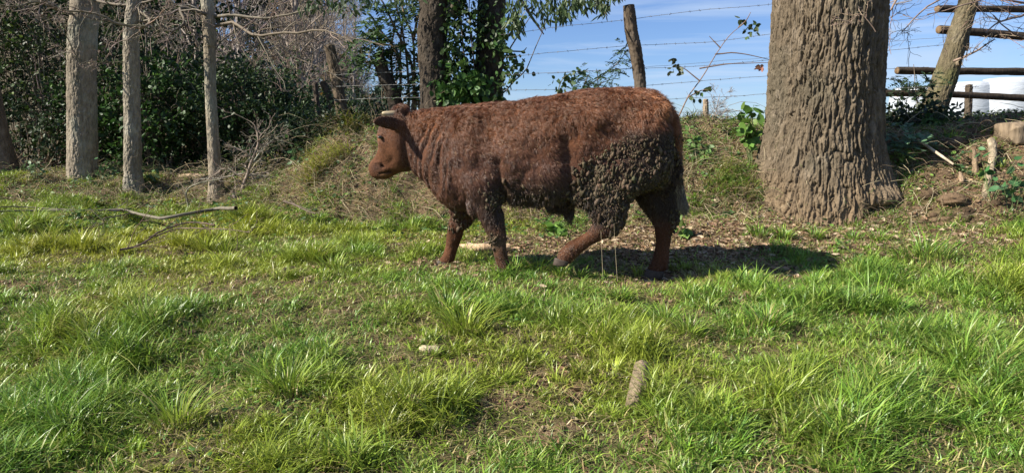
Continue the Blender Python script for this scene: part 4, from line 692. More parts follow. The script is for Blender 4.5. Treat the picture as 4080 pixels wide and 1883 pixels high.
# hide colours: rufous back, browner flank, mud-dark below
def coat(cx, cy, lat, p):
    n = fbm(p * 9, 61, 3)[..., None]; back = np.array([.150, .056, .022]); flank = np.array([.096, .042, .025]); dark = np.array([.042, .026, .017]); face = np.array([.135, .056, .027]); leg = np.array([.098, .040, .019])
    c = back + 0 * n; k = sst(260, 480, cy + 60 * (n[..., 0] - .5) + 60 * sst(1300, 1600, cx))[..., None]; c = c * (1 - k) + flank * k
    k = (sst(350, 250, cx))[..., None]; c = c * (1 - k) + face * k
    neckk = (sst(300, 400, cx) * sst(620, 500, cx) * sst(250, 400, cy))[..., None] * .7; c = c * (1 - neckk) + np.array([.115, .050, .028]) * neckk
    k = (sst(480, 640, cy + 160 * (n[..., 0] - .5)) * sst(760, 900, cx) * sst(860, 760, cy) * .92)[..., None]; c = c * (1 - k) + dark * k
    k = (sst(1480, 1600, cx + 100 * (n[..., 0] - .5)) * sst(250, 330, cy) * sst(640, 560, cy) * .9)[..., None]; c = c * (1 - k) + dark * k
    k = sst(800, 860, cy)[..., None]; c = c * (1 - k) + leg * k
    k = (sst(640, 720, cx) * sst(560, 680, cy) * sst(900, 800, cx) * .5)[..., None]; c = c * (1 - k) + dark * k
    k = (np.exp(-((cx - 830) / 60) ** 2 - ((cy - 900) / 45) ** 2) * .7)[..., None]; c = c * (1 - k) + np.array([.16, .12, .07]) * k
    h = hp(215, 450); k = (np.exp(-(((cx - h[0]) / 14) ** 2 + ((cy - h[1]) / 26) ** 2)) * .6)[..., None]; c = c * (1 - k) + np.array([.32, .14, .06]) * k
    h = hp(160, 800); k = (np.exp(-(((cx - h[0]) / 34) ** 2 + ((cy - h[1]) / 30) ** 2)) * .8)[..., None]; c = c * (1 - k) + np.array([.095, .050, .038]) * k
    h = hp(228, 776); k = (np.exp(-(((cx - h[0]) / 10 + (cy - h[1]) / 30) ** 2 + ((cy - h[1]) / 9) ** 2)) * .95)[..., None]; c = c * (1 - k) + np.array([.02, .012, .01]) * k
    m0, m1 = hp(165, 888), hp(335, 852); ax_, ay_ = m1[0] - m0[0], m1[1] - m0[1]; t_ = np.clip(((cx - m0[0]) * ax_ + (cy - m0[1]) * ay_) / (ax_ ** 2 + ay_ ** 2), 0, 1); k = (np.exp(-(np.hypot(cx - m0[0] - ax_ * t_, cy - m0[1] - ay_ * t_) / 4.5) ** 2) * .85)[..., None]; c = c * (1 - k) + np.array([.02, .012, .01]) * k
    h = hp(245, 890); k = (np.exp(-(((cx - h[0]) / 24) ** 2 + ((cy - h[1]) / 14) ** 2)) * .6)[..., None]; c = c * (1 - k) + np.array([.30, .15, .06]) * k
    k = (np.exp(-(np.hypot(cx - 1780, cy - 190) / 40) ** 2) * .6)[..., None]; c = c * (1 - k) + np.array([.30, .13, .05]) * k
    tk = sst(30, 14, np.abs(cx - np.interp(cy, [90, 122, 190, 280, 380, 480], [1690, 1757, 1816, 1854, 1870, 1872]))) * sst(80, 100, cy) * sst(470, 380, cy) * (lat < .0); tk = tk[..., None]; c = c * (1 - tk) + np.array([.30, .125, .050]) * tk
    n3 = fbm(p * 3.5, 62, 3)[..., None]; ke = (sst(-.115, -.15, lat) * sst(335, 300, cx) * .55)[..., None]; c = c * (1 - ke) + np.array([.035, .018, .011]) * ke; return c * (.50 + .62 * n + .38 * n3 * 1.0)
root_ = np.array([*C0, 0.2]); cow = empty('young_bull', root_, 'shaggy reddish brown young bull with short horns and dung-caked thighs, striding left', 'bull')
fl = [quad] + ([tri_] if (not (lt == 4).all() and len(tri_)) else [])
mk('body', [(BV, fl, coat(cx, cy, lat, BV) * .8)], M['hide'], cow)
# fur
tri = np.concatenate([quad[:, [0, 1, 2]], quad[:, [0, 2, 3]]]); a_, b_, c_ = BV[tri[:, 0]], BV[tri[:, 1]], BV[tri[:, 2]]; cr_ = np.cross(b_ - a_, c_ - a_); ar = np.linalg.norm(cr_, axis=1) / 2
def surf(n, wt=None):
    pr = ar if wt is None else ar * wt; i = rng.choice(len(tri), n, p=pr / pr.sum()); u = np.sqrt(U(0, 1, n)); v = U(0, 1, n)
    return a_[i] * (1 - u)[:, None] + b_[i] * (u * (1 - v))[:, None] + c_[i] * (u * v)[:, None], nrm(BN[tri[i]].mean(1))
tc_ = (a_ + b_ + c_) / 3; tcx, tcy, tlat = inv(tc_); NH_ = 210000
p, n = surf(NH_, 1 + 1.2 * (tlat < 0)); cx, cy, lat = inv(p)
back = sst(420, 180, cy + .06 * (cx - 1000)); ln = .020 + .014 * back; head = sst(400, 270, cx); ln = ln * (1 - .72 * head); hh_ = hp(440, 100); ln = ln + .016 * np.exp(-(((cx - hh_[0]) / 60) ** 2 + ((cy - hh_[1]) / 45) ** 2))
ln = np.where((lat < -.15) & (cx < 330), ln * .6, ln); ln = ln * (1 - .35 * sst(360, 420, cx) * sst(620, 520, cx)) ; ln *= 1 - .60 * sst(780, 880, cy); ln += .006 * sst(690, 760, cy) * sst(860, 900, cx) * sst(1310, 1280, cx)
flow = CE3 * .8 + np.array([0, 0, -.75]); flow = np.broadcast_to(flow, p.shape).copy(); lg = sst(620, 720, cy)[:, None]; flow = flow * (1 - lg) + np.array([0, 0, -1.0]) * lg
hd = head[:, None]; flow = flow * (1 - hd) + (np.array([0, 0, -.8]) + CE3 * .35) * hd
q = p * 9; sw = np.stack([fbm(q, 71, 2), fbm(q, 72, 2), fbm(q, 73, 2)], -1) - .5; q = p * 34; sw2 = np.stack([vn(q, 74), vn(q, 75), vn(q, 76)], -1) - .5
wc = worley(p * 75, 5)[2]; wd = np.stack([np.cos(wc * 37), np.sin(wc * 91), np.sin(wc * 53 + 1)], -1); sw2 = sw2 * .4 + wd * .26
d = flow + sw * (1.6 + 2.2 * back[:, None]) * (1 - .7 * hd) + sw2 * (.8 + 2.6 * back[:, None]) * (1 - .8 * hd) + rng.normal(size=p.shape) * .22
d = nrm(d - n * (d * n).sum(-1, keepdims=True)); lift = (.30 + .45 * back + .15 * lg[:, 0])[:, None]
k = 5; t = np.linspace(0, 1, k)[None, :, None]; ln = ln * U(.6, 1.3, NH_); L3 = ln[:, None, None]
pts = p[:, None] - n[:, None] * .002 + L3 * (n[:, None] * lift[:, None] * (1.5 * t - .9 * t * t) * 1.1 + d[:, None] * t + sw2[:, None] * t * t * .9 * (1 - .7 * hd[:, None])); pts[..., 2] -= (ln[:, None] * t[..., 0] ** 2 * .25)
# tail switch
m = 2600; t0 = U(0, 1, m); base = K(1872, 560, -.05)[None] * (1 - t0)[:, None] + K(1878, 660, -.05)[None] * t0[:, None]; mid = K(1888, 700, -.05); end = K(1902, 745, -.055)
r3 = rng.normal(size=(m, 3)); tt = np.linspace(0, 1, 5)[None, :, None]; e3 = end + r3 * np.array([.012, .012, .016]); m3 = mid + r3 * np.array([.016, .016, .01]); b3 = base + rng.normal(size=(m, 3)) * .010
tp = (1 - tt) ** 2 * b3[:, None] + 2 * tt * (1 - tt) * m3[:, None] + tt ** 2 * e3[:, None]
tcol = np.where((U(0, 1, m) < .55 * 1)[:, None], np.array([.30, .25, .16]), np.array([.10, .06, .035])); tcol[t0 < .35] = np.array([.07, .04, .025])
# straw-coloured dead hairs and hay caught in the coat
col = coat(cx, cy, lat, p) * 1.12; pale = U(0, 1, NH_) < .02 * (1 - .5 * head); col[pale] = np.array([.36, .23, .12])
def hairs(name, pts, col, r0, parent):
    hc = bpy.data.hair_curves.new(name); n, k = pts.shape[:2]; hc.add_curves([k] * n)
    pp = pts - np.array(parent.matrix_basis.translation); hc.attributes['position'].data.foreach_set('vector', pp.reshape(-1, 3).astype(np.float32).ravel())
    ra = hc.attributes.new('radius', 'FLOAT', 'POINT'); ra.data.foreach_set('value', np.broadcast_to(np.linspace(r0, r0 * .25, k)[None], (n, k)).astype(np.float32).ravel())
    ca = hc.attributes.new('Col', 'FLOAT_COLOR', 'CURVE'); ca.data.foreach_set('color', np.concatenate([np.clip(col, 0, 1), np.ones((n, 1))], 1).astype(np.float32).ravel())
    hc.materials.append(M['hair']); o = bpy.data.objects.new(name, hc); COLL.objects.link(o); o.parent = parent; return o
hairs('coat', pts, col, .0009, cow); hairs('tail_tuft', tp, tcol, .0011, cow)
# horns
for la, b, tip, r in ((-.07, hp(415, 158), hp(243, 148), .025), (.09, hp(560, 150), hp(632, 136), .020)):
    B_ = K(*b, la * .75); T_ = K(*tip, la - .04 if la < 0 else .17); pth = resample(np.array([B_, (B_ + T_) / 2 + np.array([0, 0, -.006]), T_]), 9); A, B = frames(pth); rr = r * np.array([1, 1, .98, .94, .9, .82, .7, .5, .2])
    V, F = loft([(pth[i], A[i] * rr[i], B[i] * rr[i]) for i in range(9)], 16); tt = np.clip(np.linalg.norm(V - B_, axis=1) / .06, 0, 1)[:, None]
    mk('horn', [(V, F, np.array([.14, .11, .075]) * (1 - tt) + np.array([.38, .30, .18]) * tt)], M['horn'], cow)
def ball(c, r, seg=12, sc=(1, 1, 1)):
    return loft([(c + np.array([0, 0, r * sc[2] * t]), np.array([r * sc[0], 0, 0]) * math.sqrt(1 - t * t), np.array([0, r * sc[1], 0]) * math.sqrt(1 - t * t)) for t in np.linspace(-.99, .99, seg)], seg)
from mathutils.bvhtree import BVHTree
bvh = BVHTree.FromPolygons(BV.tolist(), [tuple(r) for r in quad.tolist()])
for sgn, h in ((-1, hp(240, 440)), (1, hp(232, 436))):
    o = K(*h, -.06 if sgn < 0 else .1) + CN3 * .5 * sgn; dd = CN3 * -sgn; hit = bvh.ray_cast(Vector(o), Vector(dd)); c = np.array(hit[0]) if hit[0] is not None else K(*h, -.08)
    V, F = ball(c + dd * .0130, .016, 14, (1.25, 1, .72)); mk('eye', [(V, F, (.012, .008, .006))], M['eye'], cow)
# hooves
def hoof(a, b, c_, d_, lat, wd):
    """a,b top front/back; c_,d_ sole front/back"""
    ch = []
    for s in (-1, 1):
        l = lat + s * wd * .52; r = []
        for t in (0, .12, .6, .93, 1):
            f = np.array(a) * (1 - t) + np.array(c_) * t; g = np.array(b) * (1 - t) + np.array(d_) * t; A_ = K(*f, l); B_ = K(*g, l); sc = 1 if t < .95 else .92
            r.append(((A_ + B_) / 2, (A_ - B_) / 2 * sc, CN3 * wd * .5 * sc))
        V, F = loft(r, 16, 2.4); ch.append((V, F, (.075, .055, .042)))
    mk('hoof', ch, M['hoof'], cow)
hoof((1160, 1012), (1242, 1034), (1150, 1052), (1232, 1062), -.16, .046); hoof((1684, 1078), (1785, 1092), (1662, 1128), (1778, 1128), .145, .052)
hoof((818, 1078), (908, 1084), (800, 1128), (905, 1128), -.155, .050); hoof((494, 1026), (562, 1046), (468, 1066), (548, 1074), .13, .048)
# dried dung clods
def clod_mesh(c, n, sz, m):
    th = np.linspace(0, np.pi, 5)[1:-1]; ph = np.linspace(0, 2 * np.pi, 7, endpoint=False); S = [[0, 0, 1]] + [[math.sin(t) * math.cos(f), math.sin(t) * math.sin(f), math.cos(t)] for t in th for f in ph] + [[0, 0, -1]]; S = np.array(S)
    a = nrm(np.array([0, 0, -1.0]) + rng.normal(size=(m, 3)) * .35 - n * .2); a = nrm(a - n * (a * n).sum(-1, keepdims=True) * .8); b = np.cross(n, a)
    rr = 1 + rng.normal(size=(m, len(S))) * .26; V = c[:, None] + sz[:, None, None] * rr[..., None] * (S[None, :, 2:3] * a[:, None] * U(.8, 1.5, m)[:, None, None] + S[None, :, 0:1] * b[:, None] * .62 + S[None, :, 1:2] * n[:, None] * .6)
    F3 = [[0, 1 + j, 1 + (j + 1) % 7] for j in range(7)] + [[22, 15 + (j + 1) % 7, 15 + j] for j in range(7)]; F4 = [[1 + 7 * i + j, 8 + 7 * i + j, 8 + 7 * i + (j + 1) % 7, 1 + 7 * i + (j + 1) % 7] for i in range(2) for j in range(7)]
    o = np.arange(m)[:, None, None] * 23; return V.reshape(-1, 3), [(o + np.array(F3)).reshape(-1, 3), (o + np.array(F4)).reshape(-1, 4)]
def g2(x0, y0, rx, ry): return np.exp(-(((tcx - x0) / rx) ** 2 + ((tcy - y0) / ry) ** 2))
edge = sst(0, 60, tcy - (300 + np.clip(1560 - tcx, 0, 400) * .55))
wthigh = edge * sst(1260, 1320, tcx) * sst(1900, 1840, tcx) * sst(730, 600, tcy) * (tlat < 0.02) * (tc_[:, 2] > .4) * 1.0
pn = fbm(tc_ * 11, 66, 3); pn2 = sst(.40, .62, pn); wthigh = wthigh * (.4 + .9 * pn2) * (.5 + .5 * sst(330, 500, tcy)); wt = wthigh * 1.1 + g2(1420, 650, 110, 110) * (tlat < -.05) * 1.0 + g2(1520, 790, 45, 60) * (tlat < 0) * 1.6 + g2(1090, 680, 160, 50) * .8 + g2(840, 650, 40, 60) * .8 * (tlat < 0) + g2(1240, 740, 50, 60) + g2(840, 890, 30, 30) * (tlat < 0) * .8 + g2(1855, 820, 30, 60) * .8 + g2(660, 765, 60, 20) * .8 + g2(600, 820, 60, 40) * .5 + .2 * edge * sst(1260, 1400, tcx) * (tlat > 0) * sst(700, 600, tcy)
p, n = surf(6800, wt); sz = np.clip(rng.lognormal(math.log(.0060), .55, 6800), .003, .024)
V, F = clod_mesh(p + n * U(.002, .011, 6800)[:, None], n, sz, 6800); cc = jit((.094, .070, .045), 6800, .5); tag(mk('dried_dung', [(V, F, np.repeat(cc, 23, 0))], M['mud'], cow), kind='stuff')
# matted strands hanging from the belly
p, n = surf(5200, (g2(1080, 700, 170, 45) + g2(1240, 770, 45, 50) * 2 + g2(1400, 690, 90, 60) * .6 + g2(1530, 800, 40, 50)) * (tcy > 600)); q = p * 30; sw = np.stack([vn(q, 84), vn(q, 85), vn(q, 86)], -1) - .5
k = 5; t = np.linspace(0, 1, k)[None, :, None]; ln = U(.012, .042, len(p))[:, None, None]; pts = p[:, None] + ln * t * (np.array([0, 0, -1.0]) + sw[:, None] * 1.3 + n[:, None] * .3 + rng.normal(size=(len(p), 1, 3)) * .12)
hairs('belly_hair', pts, jit((.075, .045, .025), len(p), .5), .0014, cow)
# ---------------------------------------------------------------- fences
def post_chunk(pts, Y, rad, col, seed, ragged=0.0, nu=40, nv=120, cell=(.02, .25)):
    p = np.array([P(px, py, Y) for px, py in pts]); p[0, 2] = min(p[0, 2], float(H(p[0, 0], p[0, 1])) - .1)
    V, F, C = bark_tube(p, rad, nu, nv, cell, .012, col, seed, None, .5, .7); V = V.copy(); nvt = nv; top = V.reshape(nv, nu, 3)
    if ragged:
        a = fbm(np.stack([np.cos(np.linspace(0, 6.28, nu)) * 1.7, np.sin(np.linspace(0, 6.28, nu)) * 1.7, np.full(nu, seed)], -1), seed, 2); dz = ragged * (a - .75); top[-12:, :, 2] += dz[None] * np.linspace(0, 1, 12)[:, None]; V = top.reshape(-1, 3)
    c = top[-1].mean(0) + np.array([0, 0, .012 if not ragged else -.06]); k = nv * nu; idx = np.arange(nu) + (nv - 1) * nu
    F = F + [np.stack([idx, np.roll(idx, -1), np.full(nu, k)], -1)]; V = np.concatenate([V, c[None]]); C = np.concatenate([C, C[-1:] * 1.2]); return V, F, C
FY = 8.05
g = P(2550, 480, FY); fence = empty('barbed_wire_fence', (g[0], g[1], float(H(g[0], g[1]))), 'barbed wire fence with weathered leaning post on the bank against the sky', 'fence')
mk('post', [post_chunk([(2558, 520), (2552, 355), (2535, 220), (2515, 120), (2505, 22)], FY, [.062, .064, .066, .068, .060], (.085, .062, .042), 61)], M['wood'], fence)
def wire_chunk(pts, Y0, Y1, r=.0022, barb=.11, col=(.16, .15, .14)):
    p = np.array([P(px, py, Y0 + (Y1 - Y0) * (i / (len(pts) - 1))) for i, (px, py) in enumerate(pts)]); q = resample(p, 90); q = wobble(q, .006, 5, 3); ch = [tubes(q, np.full(90, r), 4, col)]
    Ls = np.concatenate([[0], np.cumsum(np.linalg.norm(np.diff(q, axis=0), axis=1))]); s = np.arange(.05, Ls[-1], barb); c = np.stack([np.interp(s, Ls, q[:, k]) for k in range(3)], -1); n = len(s)
    if barb < 1:
        for _ in range(2): d = randdir(n) * .015; ch.append(tubes(np.stack([c - d, c, c + d], 1), np.full((n, 3), r * .8), 3, col))
    return ch
for pts in ([(1990, 140), (2250, 105), (2490, 80), (2800, 40), (3060, 18), (3500, -40)], [(2010, 228), (2250, 205), (2500, 183), (2640, 177), (2860, 165), (3060, 138), (3510, 90), (3700, 62)], [(2010, 298), (2250, 288), (2500, 275), (2700, 268), (2900, 254), (3060, 240), (3500, 205), (3780, 176)], [(2000, 360), (2300, 355), (2560, 342), (2800, 322), (3060, 303), (3500, 277), (3700, 268)],
            [(2640, 396), (2800, 388), (2950, 382), (3060, 374), (3510, 353), (3900, 345)], [(2700, 448), (2850, 446), (2950, 442), (3060, 440)]):
    mk('wire', wire_chunk(pts, FY + .02, FY + .10), M['wire'], fence)
mk('wire', wire_chunk([(2180, 295), (2400, 280), (2700, 258), (2900, 240), (3070, 228), (3500, 172), (3780, 148)], FY + .02, FY + .12, .0016, 9), M['wire'], fence)
for pts in ([(1330, 300), (1500, 290), (1680, 285)], [(1340, 345), (1500, 340), (1680, 335)], [(1330, 400), (1500, 392), (1680, 388)]):
    mk('wire', wire_chunk(pts, 9.0, 8.8, .0022, .14, (.3, .29, .27)), M['wire'], fence)
def lone_post(label, pts, Y, rad, col, seed, ragged=0.0, grp=None):
    g = P(*pts[0], Y); o = empty('broken_post' if ragged else 'fence_post', (g[0], g[1], float(H(g[0], g[1]))), label, 'post', grp)
    mk('pole', [post_chunk(pts, Y, rad, col, seed, ragged)], M['wood'], o)
lone_post('tall pale weathered post leaning left, in front of the golden tree', [(1372, 480), (1355, 400), (1335, 290), (1312, 178)], 9.4, [.078, .072, .066, .062], (.095, .070, .046), 62, .03)
lone_post('short dark post leaning left beside the tall pale weathered one', [(1335, 470), (1320, 420), (1300, 360), (1285, 325)], 9.7, [.042, .042, .040, .042], (.06, .045, .03), 63, .03)
lone_post('thin upright grey post at the left end of the broken posts', [(1268, 470), (1264, 420), (1258, 360), (1255, 325)], 10.0, [.032, .03, .032, .03], (.08, .06, .045), 64, .03)
lone_post('black rotten post stump with jagged top, just behind the horns of the bull', [(1590, 450), (1570, 390), (1535, 310), (1505, 228)], 9.0, [.088, .088, .082, .066], (.035, .026, .018), 65, .22)
lone_post('small distant post on the bank skyline between bull and massive trunk', [(2812, 500), (2812, 440), (2811, 396)], 15, [.055, .055, .052], (.26, .20, .14), 66)
lone_post('dark post in front of the white bales, crossing the lowest rail', [(3856, 500), (3858, 420), (3861, 338)], 11.5, [.055, .052, .050], (.09, .07, .05), 67)
lone_post('short dark post leaning at the left side of the white bales', [(3752, 490), (3760, 440), (3766, 402)], 11.3, [.036, .035, .036], (.09, .07, .05), 68)
# log rails
def rail(pts, Y, r, col, seed, end):
    p = np.array([P(px, py, Y + dy) for px, py, dy in pts]); n = 70; C = resample(p, n); nu = 26; A, B = frames(C); th = np.linspace(0, 2 * np.pi, nu, endpoint=False)
    N = np.cos(th)[None, :, None] * A[:, None] + np.sin(th)[None, :, None] * B[:, None]; q = N * r; q = q + C[:, None]; dd = (fbm(q * np.array([4, 30, 30]), seed, 4) - .5) * .018; R = r * (1 + .05 * np.sin(np.linspace(0, 9, n)))[:, None] + dd; R[0] *= .86; R[-1] *= .86
    V = C[:, None] + N * R[..., None]; idx = np.arange(n * nu).reshape(n, nu); nx = np.roll(idx, -1, 1); F = [np.stack([idx[:-1], nx[:-1], nx[1:], idx[1:]], -1).reshape(-1, 4)]
    V = np.concatenate([V.reshape(-1, 3), C[:1], C[-1:]]); k = n * nu; F.append(np.stack([nx[0], idx[0], np.full(nu, k)], -1)); F.append(np.stack([idx[-1], nx[-1], np.full(nu, k + 1)], -1))
    c = np.asarray(col) * (.7 + .6 * fbm(V * np.array([3, 20, 20]), seed + 4, 3))[:, None]; c[-2] = end; c[:nu] = np.array(end) * .8; return V, F, c
g = P(4180, 470, 9.9); rf = empty('log_rail_fence', (g[0], g[1], float(H(g[0], g[1]))), 'dark round log rails stacked with gaps, at the upper right before the bales', 'fence')
for pts, r, s in (([(3732, 36, 0), (3900, 36, .2), (4200, 38, .5)], .046, 71), ([(3738, 118, 0), (3900, 130, .1), (4300, 165, .4)], .056, 72), ([(3572, 281, 0), (3800, 284, .1), (4250, 287, .4)], .050, 73), ([(3470, 371, 0), (3750, 375, .1), (4250, 400, .4)], .046, 74)):
    mk('rail', [rail(pts, 9.75, r, (.045, .033, .023), s, (.20, .13, .07))], M['wood'], rf)
mk('post', [post_chunk([(4190, 470), (4190, 200), (4190, -60)], 10.3, [.09, .09, .085], (.12, .09, .06), 75)], M['wood'], rf)
mk('brace', [post_chunk([(3850, 205), (3853, 170), (3857, 120)], 9.9, [.022, .024, .022], (.07, .055, .04), 76)][0:0] or [tubes(np.array([P(3850, 203, 9.9), P(3853, 170, 9.9), P(3858, 120, 9.9)]), np.array([.024, .028, .024]), 8, (.06, .045, .035), True)], M['wood'], rf)
# white wrapped bales
def bale(label, px, pyt, pyb, r, Y, seed):
    c = P(px, pyb, Y); t = P(px, pyt, Y)[2]; zb = c[2] - .12; h = t - zb; o = empty('wrapped_bale', (c[0], c[1], zb), label, 'bale', 'white wrapped hay bales')
    V, F = loft([(np.array([c[0], c[1], zb + h * z]), np.array([r * s, 0, 0]), np.array([0, r * s, 0])) for z, s in ((0, .80), (.03, .93), (.10, .985), (.3, 1.01), (.5, 1.005), (.7, 1), (.85, .985), (.93, .95), (.98, .86), (1, .6), (1.005, .3), (1.0, .02))], 72)
    q = fbm(V * np.array([2, 2, 7]), seed, 4) - .5; V = V + nrm((V - [c[0], c[1], zb + h / 2]) * [1, 1, .2]) * (q * .09)[:, None]
    mk('wrap', [(V, F, (.46, .49, .54))], M['wrap'], o)
bale('white wrapped bale at the right edge, the nearest and largest', 4010, 312, 478, .66, 18.2, 81); bale('middle white wrapped bale, half behind the dark posts', 3842, 328, 480, .66, 18.6, 82); bale('leftmost white wrapped bale, mostly hidden behind the leaning trunk', 3650, 347, 480, .72, 20.2, 83)
# dark shaded hump of ivy and earth behind the massive trunk's right side
shrub('ivy_bush', 'dark shaded ivy hump between the massive trunk and the leaning trunk', 3600, 8.1, 1.66, .50, 5200, (.028, .045, .016), (.04, .08), 20, 91, None, cat='shrub', shell=.2, z0=1.0)
# ---------------------------------------------------------------- wood lying about
def log_obj(name, label, cat, pts, rad, col, seed, Y=None, m='bark', nu=40, nv=90, cell=(.03, .08), depth=.006, endc=(.45, .33, .2), flat=None, grp=None):
    p = np.array([np.array(q) for q in pts]); V, F, C = bark_tube(p, rad, nu, nv, cell, depth, col, seed, None, .5, .5); k = nv * nu; i0 = np.arange(nu); i1 = i0 + (nv - 1) * nu; c0 = V[:nu].mean(0); c1 = V[k - nu:].mean(0)
    F = F + [np.stack([np.roll(i0, -1), i0, np.full(nu, k)], -1), np.stack([i1, np.roll(i1, -1), np.full(nu, k + 1)], -1)]; V = np.concatenate([V, c0[None], c1[None]]); C = np.concatenate([C, np.array([endc, endc])]); C[:nu] = np.array(endc) * .8; C[k - nu:k] = np.array(endc) * .8
    return tag(mk(name, [(V, F, C)], M[m]), label, cat, grp)
def og(px, py, up=0.0):
    p = onground(px, py)[0].copy(); p[2] = H(p[0], p[1]) + up; return p
log_obj('log', 'short barked log half sunk in grass at the lower right', 'log', [og(2524, 1650, .030), og(2545, 1570, .034), og(2556, 1480, .022)], [.036, .040, .034], (.25, .19, .125), 101, cell=(.02, .06), endc=(.20, .15, .10))
log_obj('broken_branch', 'broken rotten piece of branch in the grass at bottom centre', 'wood', [og(1585, 1625, .04), og(1640, 1645, .045), og(1690, 1655, .03)], [.028, .032, .022], (.26, .18, .12), 102, endc=(.5, .36, .25))
log_obj('log', 'pale stripped log lying behind the front hooves', 'log', [og(1800, 1003, .03), og(1910, 1007, .04), og(2030, 1002, .035)], [.030, .038, .032], (.42, .29, .18), 103, m='wood', depth=.003)
log_obj('stick', 'thin pale stick behind the near front leg', 'stick', [og(1865, 985, .035), og(1900, 992, .03), og(1945, 985, .04)], [.010, .012, .009], (.42, .34, .25), 104, m='wood', depth=.001, nu=14)
log_obj('log', 'pale fallen log lying behind the foot of the rightmost slim trunk', 'log', [P(700, 712, 10.0), P(760, 706, 10.0), P(850, 710, 10.0)], [.045, .055, .05], (.36, .26, .17), 105, m='wood', depth=.004)
log_obj('log', 'short fallen log end between middle and rightmost slim trunks', 'log', [P(610, 682, 10.3), P(650, 690, 10.1), P(675, 696, 10.0)], [.03, .035, .03], (.34, .26, .18), 106, m='wood', depth=.003)
log_obj('old_root', 'grey weathered root running down the right earth bank under the half log', 'root', [P(3950, 560, 6.75), P(3955, 620, 6.6), P(3940, 700, 6.45), P(3925, 770, 6.3), P(3895, 830, 6.2)], [.036, .032, .030, .027, .020], (.25, .20, .135), 107, m='wood', depth=.006)
log_obj('stick', 'pale straight stick lying down the bank right of the massive trunk', 'stick', [P(3655, 555, 6.9), P(3720, 600, 6.75), P(3800, 655, 6.6)], [.011, .013, .010], (.45, .37, .27), 109, m='wood', depth=.001, nu=14)
log_obj('dead_stump', 'upright splintered dead stem in the middle of the right earth bank', 'stump', [P(3888, 700, 6.55), P(3885, 640, 6.6), P(3880, 595, 6.62)], [.028, .022, .008], (.19, .135, .085), 110, m='wood', depth=.008)
log_obj('dead_stump', 'small broken pale stump above the hole in the right earth bank', 'stump', [P(3832, 725, 6.45), P(3828, 700, 6.47), P(3822, 685, 6.5)], [.018, .016, .006], (.28, .20, .13), 111, m='wood', depth=.006)
# cut pale chunk of wood
bm_ = []
def chunk(label, px, py, sx, sy, sz, rot, col, seed):
    c = og(px, py, sz * .6); g = np.linspace(-1, 1, 9); a, r = math.cos(rot), math.sin(rot); rings = []
    for t in np.linspace(-1, 1, 14): rings.append((c + np.array([a, r, .05]) * sx * t, np.array([-r, a, .12]) * sy * (1 - .1 * abs(t)), np.array([0, 0, 1.0]) * sz * (1 - .35 * t * t * (t > 0))))
    V, F = loft(rings, 28, 4.5); V = V + (fbm(V * np.array([30, 30, 80]), seed, 3) - .5)[:, None] * .012; C = np.asarray(col) * (.6 + .8 * fbm(V * np.array([25, 25, 140]), seed + 2, 3))[:, None]
    return V, F, C
V, F, C = chunk('', 1712, 1402, .048, .020, .017, -.05, (.46, .37, .24), 5); tag(mk('wood_block', [(V, F, C)], M['wood']), 'pale split block of firewood lying in the grass left of centre', 'wood')
V, F, C = chunk('', 3905, 505, .06, .035, .022, .4, (.42, .28, .16), 6); V = V - V.mean(0) + P(3908, 503, 7.3); tag(mk('wood_block', [(V, F, C)], M['wood']), 'small tan stump end on the dirt slope below the bales', 'wood')
V, F, C = chunk('', 3905, 505, .34, .16, .115, .12, (.18, .135, .09), 16); V = V + (fbm(V * np.array([4, 4, 14]), 19, 3) - .5)[:, None] * .07; V = V - V.mean(0) + P(4130, 530, 6.9); tag(mk('half_log', [(V, F, C)], M['wood']), 'large rounded brown log slab jutting in at the right edge of the bank', 'log')
# long dead branch in front of the left bank
def branch(label, lines, rad, tw, col, grp=None, name='fallen_branch', lr=(.1, .25)):
    g = lines[0][0]; main = [wobble(resample(np.array(l), 22), .02, 4, i) for i, l in enumerate(lines)]; ch = [tubes(m_, np.linspace(r[0], r[1], 22), 7, jit(col, 1, .1)) for m_, r in zip(main, rad)]; mm = np.stack(main); mr = np.stack([np.linspace(r[0], r[1], 22) for r in rad])
    if tw:
        t1, r1 = grow(mm, mr, tw, 7, lr, (20, 70), .45, .2, .1, 1, .05); r1 = np.clip(r1, .0025, .012); ch.append(tubes(t1, r1, 4, jit(col, len(t1)))); t2, r2 = grow(t1, r1, 4, 6, (.3, .7), (20, 60), .5, .22, .2, 1); r2 = np.clip(r2, .002, .006); ch.append(tubes(t2, r2, 3, jit(col, len(t2))))
    return tag(mk(name, ch, M['twig']), label, 'branch', grp)
def pg(px, py, up=.08):
    p = og(px, py); Yc = p[1] - 1.1; q = P(px, py, Yc); return q
branch('long sinuous dead branch lying across the pasture edge at far left', [[pg(-60, 845), pg(130, 838), pg(330, 842), pg(480, 835), pg(540, 850), pg(640, 868), pg(760, 850), pg(860, 832), pg(940, 830)], [pg(480, 838), pg(300, 836), pg(100, 826), pg(-40, 828)], [pg(540, 850), pg(420, 870), pg(410, 890), pg(330, 915)]], [(.010, .020), (.009, .005), (.007, .004)], 6, (.15, .12, .09), lr=(.05, .16))
branch('dark thin fallen branch in the grass, left of the bull', [[pg(480, 992), pg(560, 975), pg(640, 920), pg(740, 890), pg(860, 893)], [pg(600, 950), pg(700, 915), pg(830, 905), pg(1000, 925)]], [(.008, .006), (.007, .003)], 5, (.13, .09, .065), lr=(.08, .25))
branch('dark crooked twig on the grass right of the brush heap', [[pg(1130, 800), pg(1200, 830), pg(1260, 850)], [pg(1150, 795), pg(1180, 815), pg(1240, 840)]], [(.010, .005), (.006, .003)], 3, (.13, .09, .065), lr=(.15, .4))
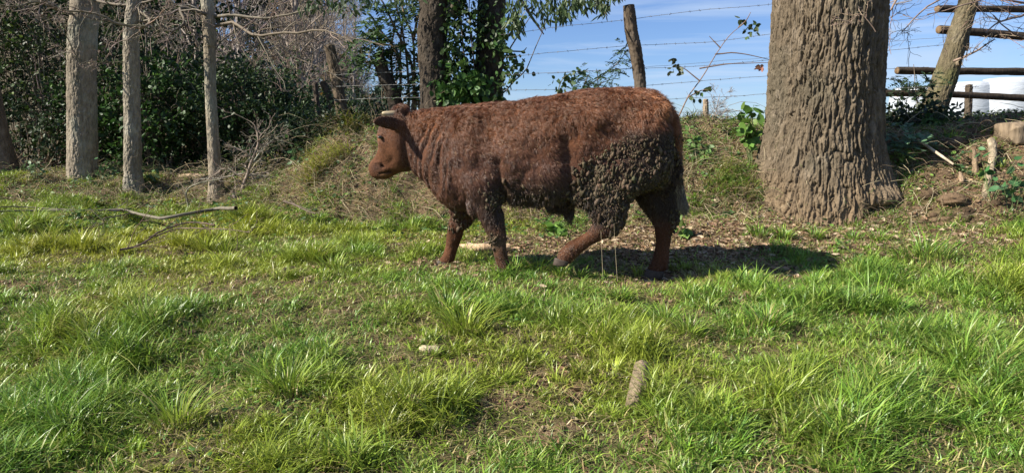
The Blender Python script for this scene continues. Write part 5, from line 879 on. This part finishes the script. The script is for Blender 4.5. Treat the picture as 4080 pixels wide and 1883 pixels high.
pl = [[(950, 850), (965, 750), (985, 690), (1010, 620), (1030, 560), (1020, 500)], [(940, 880), (945, 840), (940, 800), (925, 760)], [(1060, 870), (1000, 850), (1090, 855), (1140, 850)], [(800, 715), (900, 705), (960, 690), (1060, 700), (1180, 735)], [(750, 840), (745, 760), (800, 730), (880, 715)], [(960, 700), (900, 670), (860, 690), (820, 720)], [(985, 700), (1060, 690), (1120, 720), (1200, 740)], [(970, 760), (1060, 780), (1080, 830), (1040, 860)], [(1010, 630), (960, 600), (900, 580)], [(1010, 640), (1080, 560), (1130, 540)], [(960, 840), (900, 830), (860, 850)], [(950, 860), (985, 850), (975, 820), (960, 780)]]
lines = [[P(a, b_, 9.0 - .25 * math.sin(i * 1.9) - .1 * j * 0) for j, (a, b_) in enumerate(l)] for i, l in enumerate(pl)]
branch('grey brushwood heap at the foot of the rightmost slim trunk', lines, [(.028, .010), (.034, .02), (.012, .008)] + [(.012, .005)] * 9, 22, (.26, .215, .165), name='brush_heap', lr=(.15, .7))
# dry upright grass stalks in front of the hind legs
for lb, pts in (('tall pale dry grass stalk in front of the hind leg gap, the left one', [(2402, 1100), (2398, 1010), (2394, 918)]), ('tall pale dry grass stalk before the hind leg gap, the right one', [(2460, 1120), (2452, 1000), (2446, 890)])):
    tag(mk('grass_stalk', [tubes(resample(np.array([P(a, b_, 4.45) for a, b_ in pts]), 8), np.linspace(.0013, .0007, 8), 4, (.42, .34, .22))], M['twig']), lb, 'stalk')
# clods of bare earth on the right bank
ch = []
for k_ in range(230):
    big = k_ < 7; px, py = [(3700, 775), (3790, 800), (3850, 840), (3760, 700), (3810, 570), (3690, 700), (3960, 450)][k_] if big else (U(3560, 4070), U(560, 960)); r = (.085, .11, .07, .07, .09, .06, .12)[k_] if big else float(np.clip(rng.lognormal(math.log(.017), .6), .006, .05))
    c = og(px, py, -.25 * r); n_ = 22 if big else 8; V, F = ball(c, r, n_, (1.25, .9, .7)); V = V + (V - c) * ((fbm(V * (.6 / r), 3, 3) - .5) * 1.5)[:, None]
    if big: f1_, f2_, _c = worley(V * 26, 4); V = V + (V - c) * ((f2_ - f1_ - .3) * .55)[:, None]
    ch.append((V, F, np.array([.105, .070, .042]) * U(.7, 1.4) * (.7 + .6 * fbm(V * 14, 8, 3))[:, None]))
tag(mk('loose_earth', ch, M['mud']), kind='stuff')
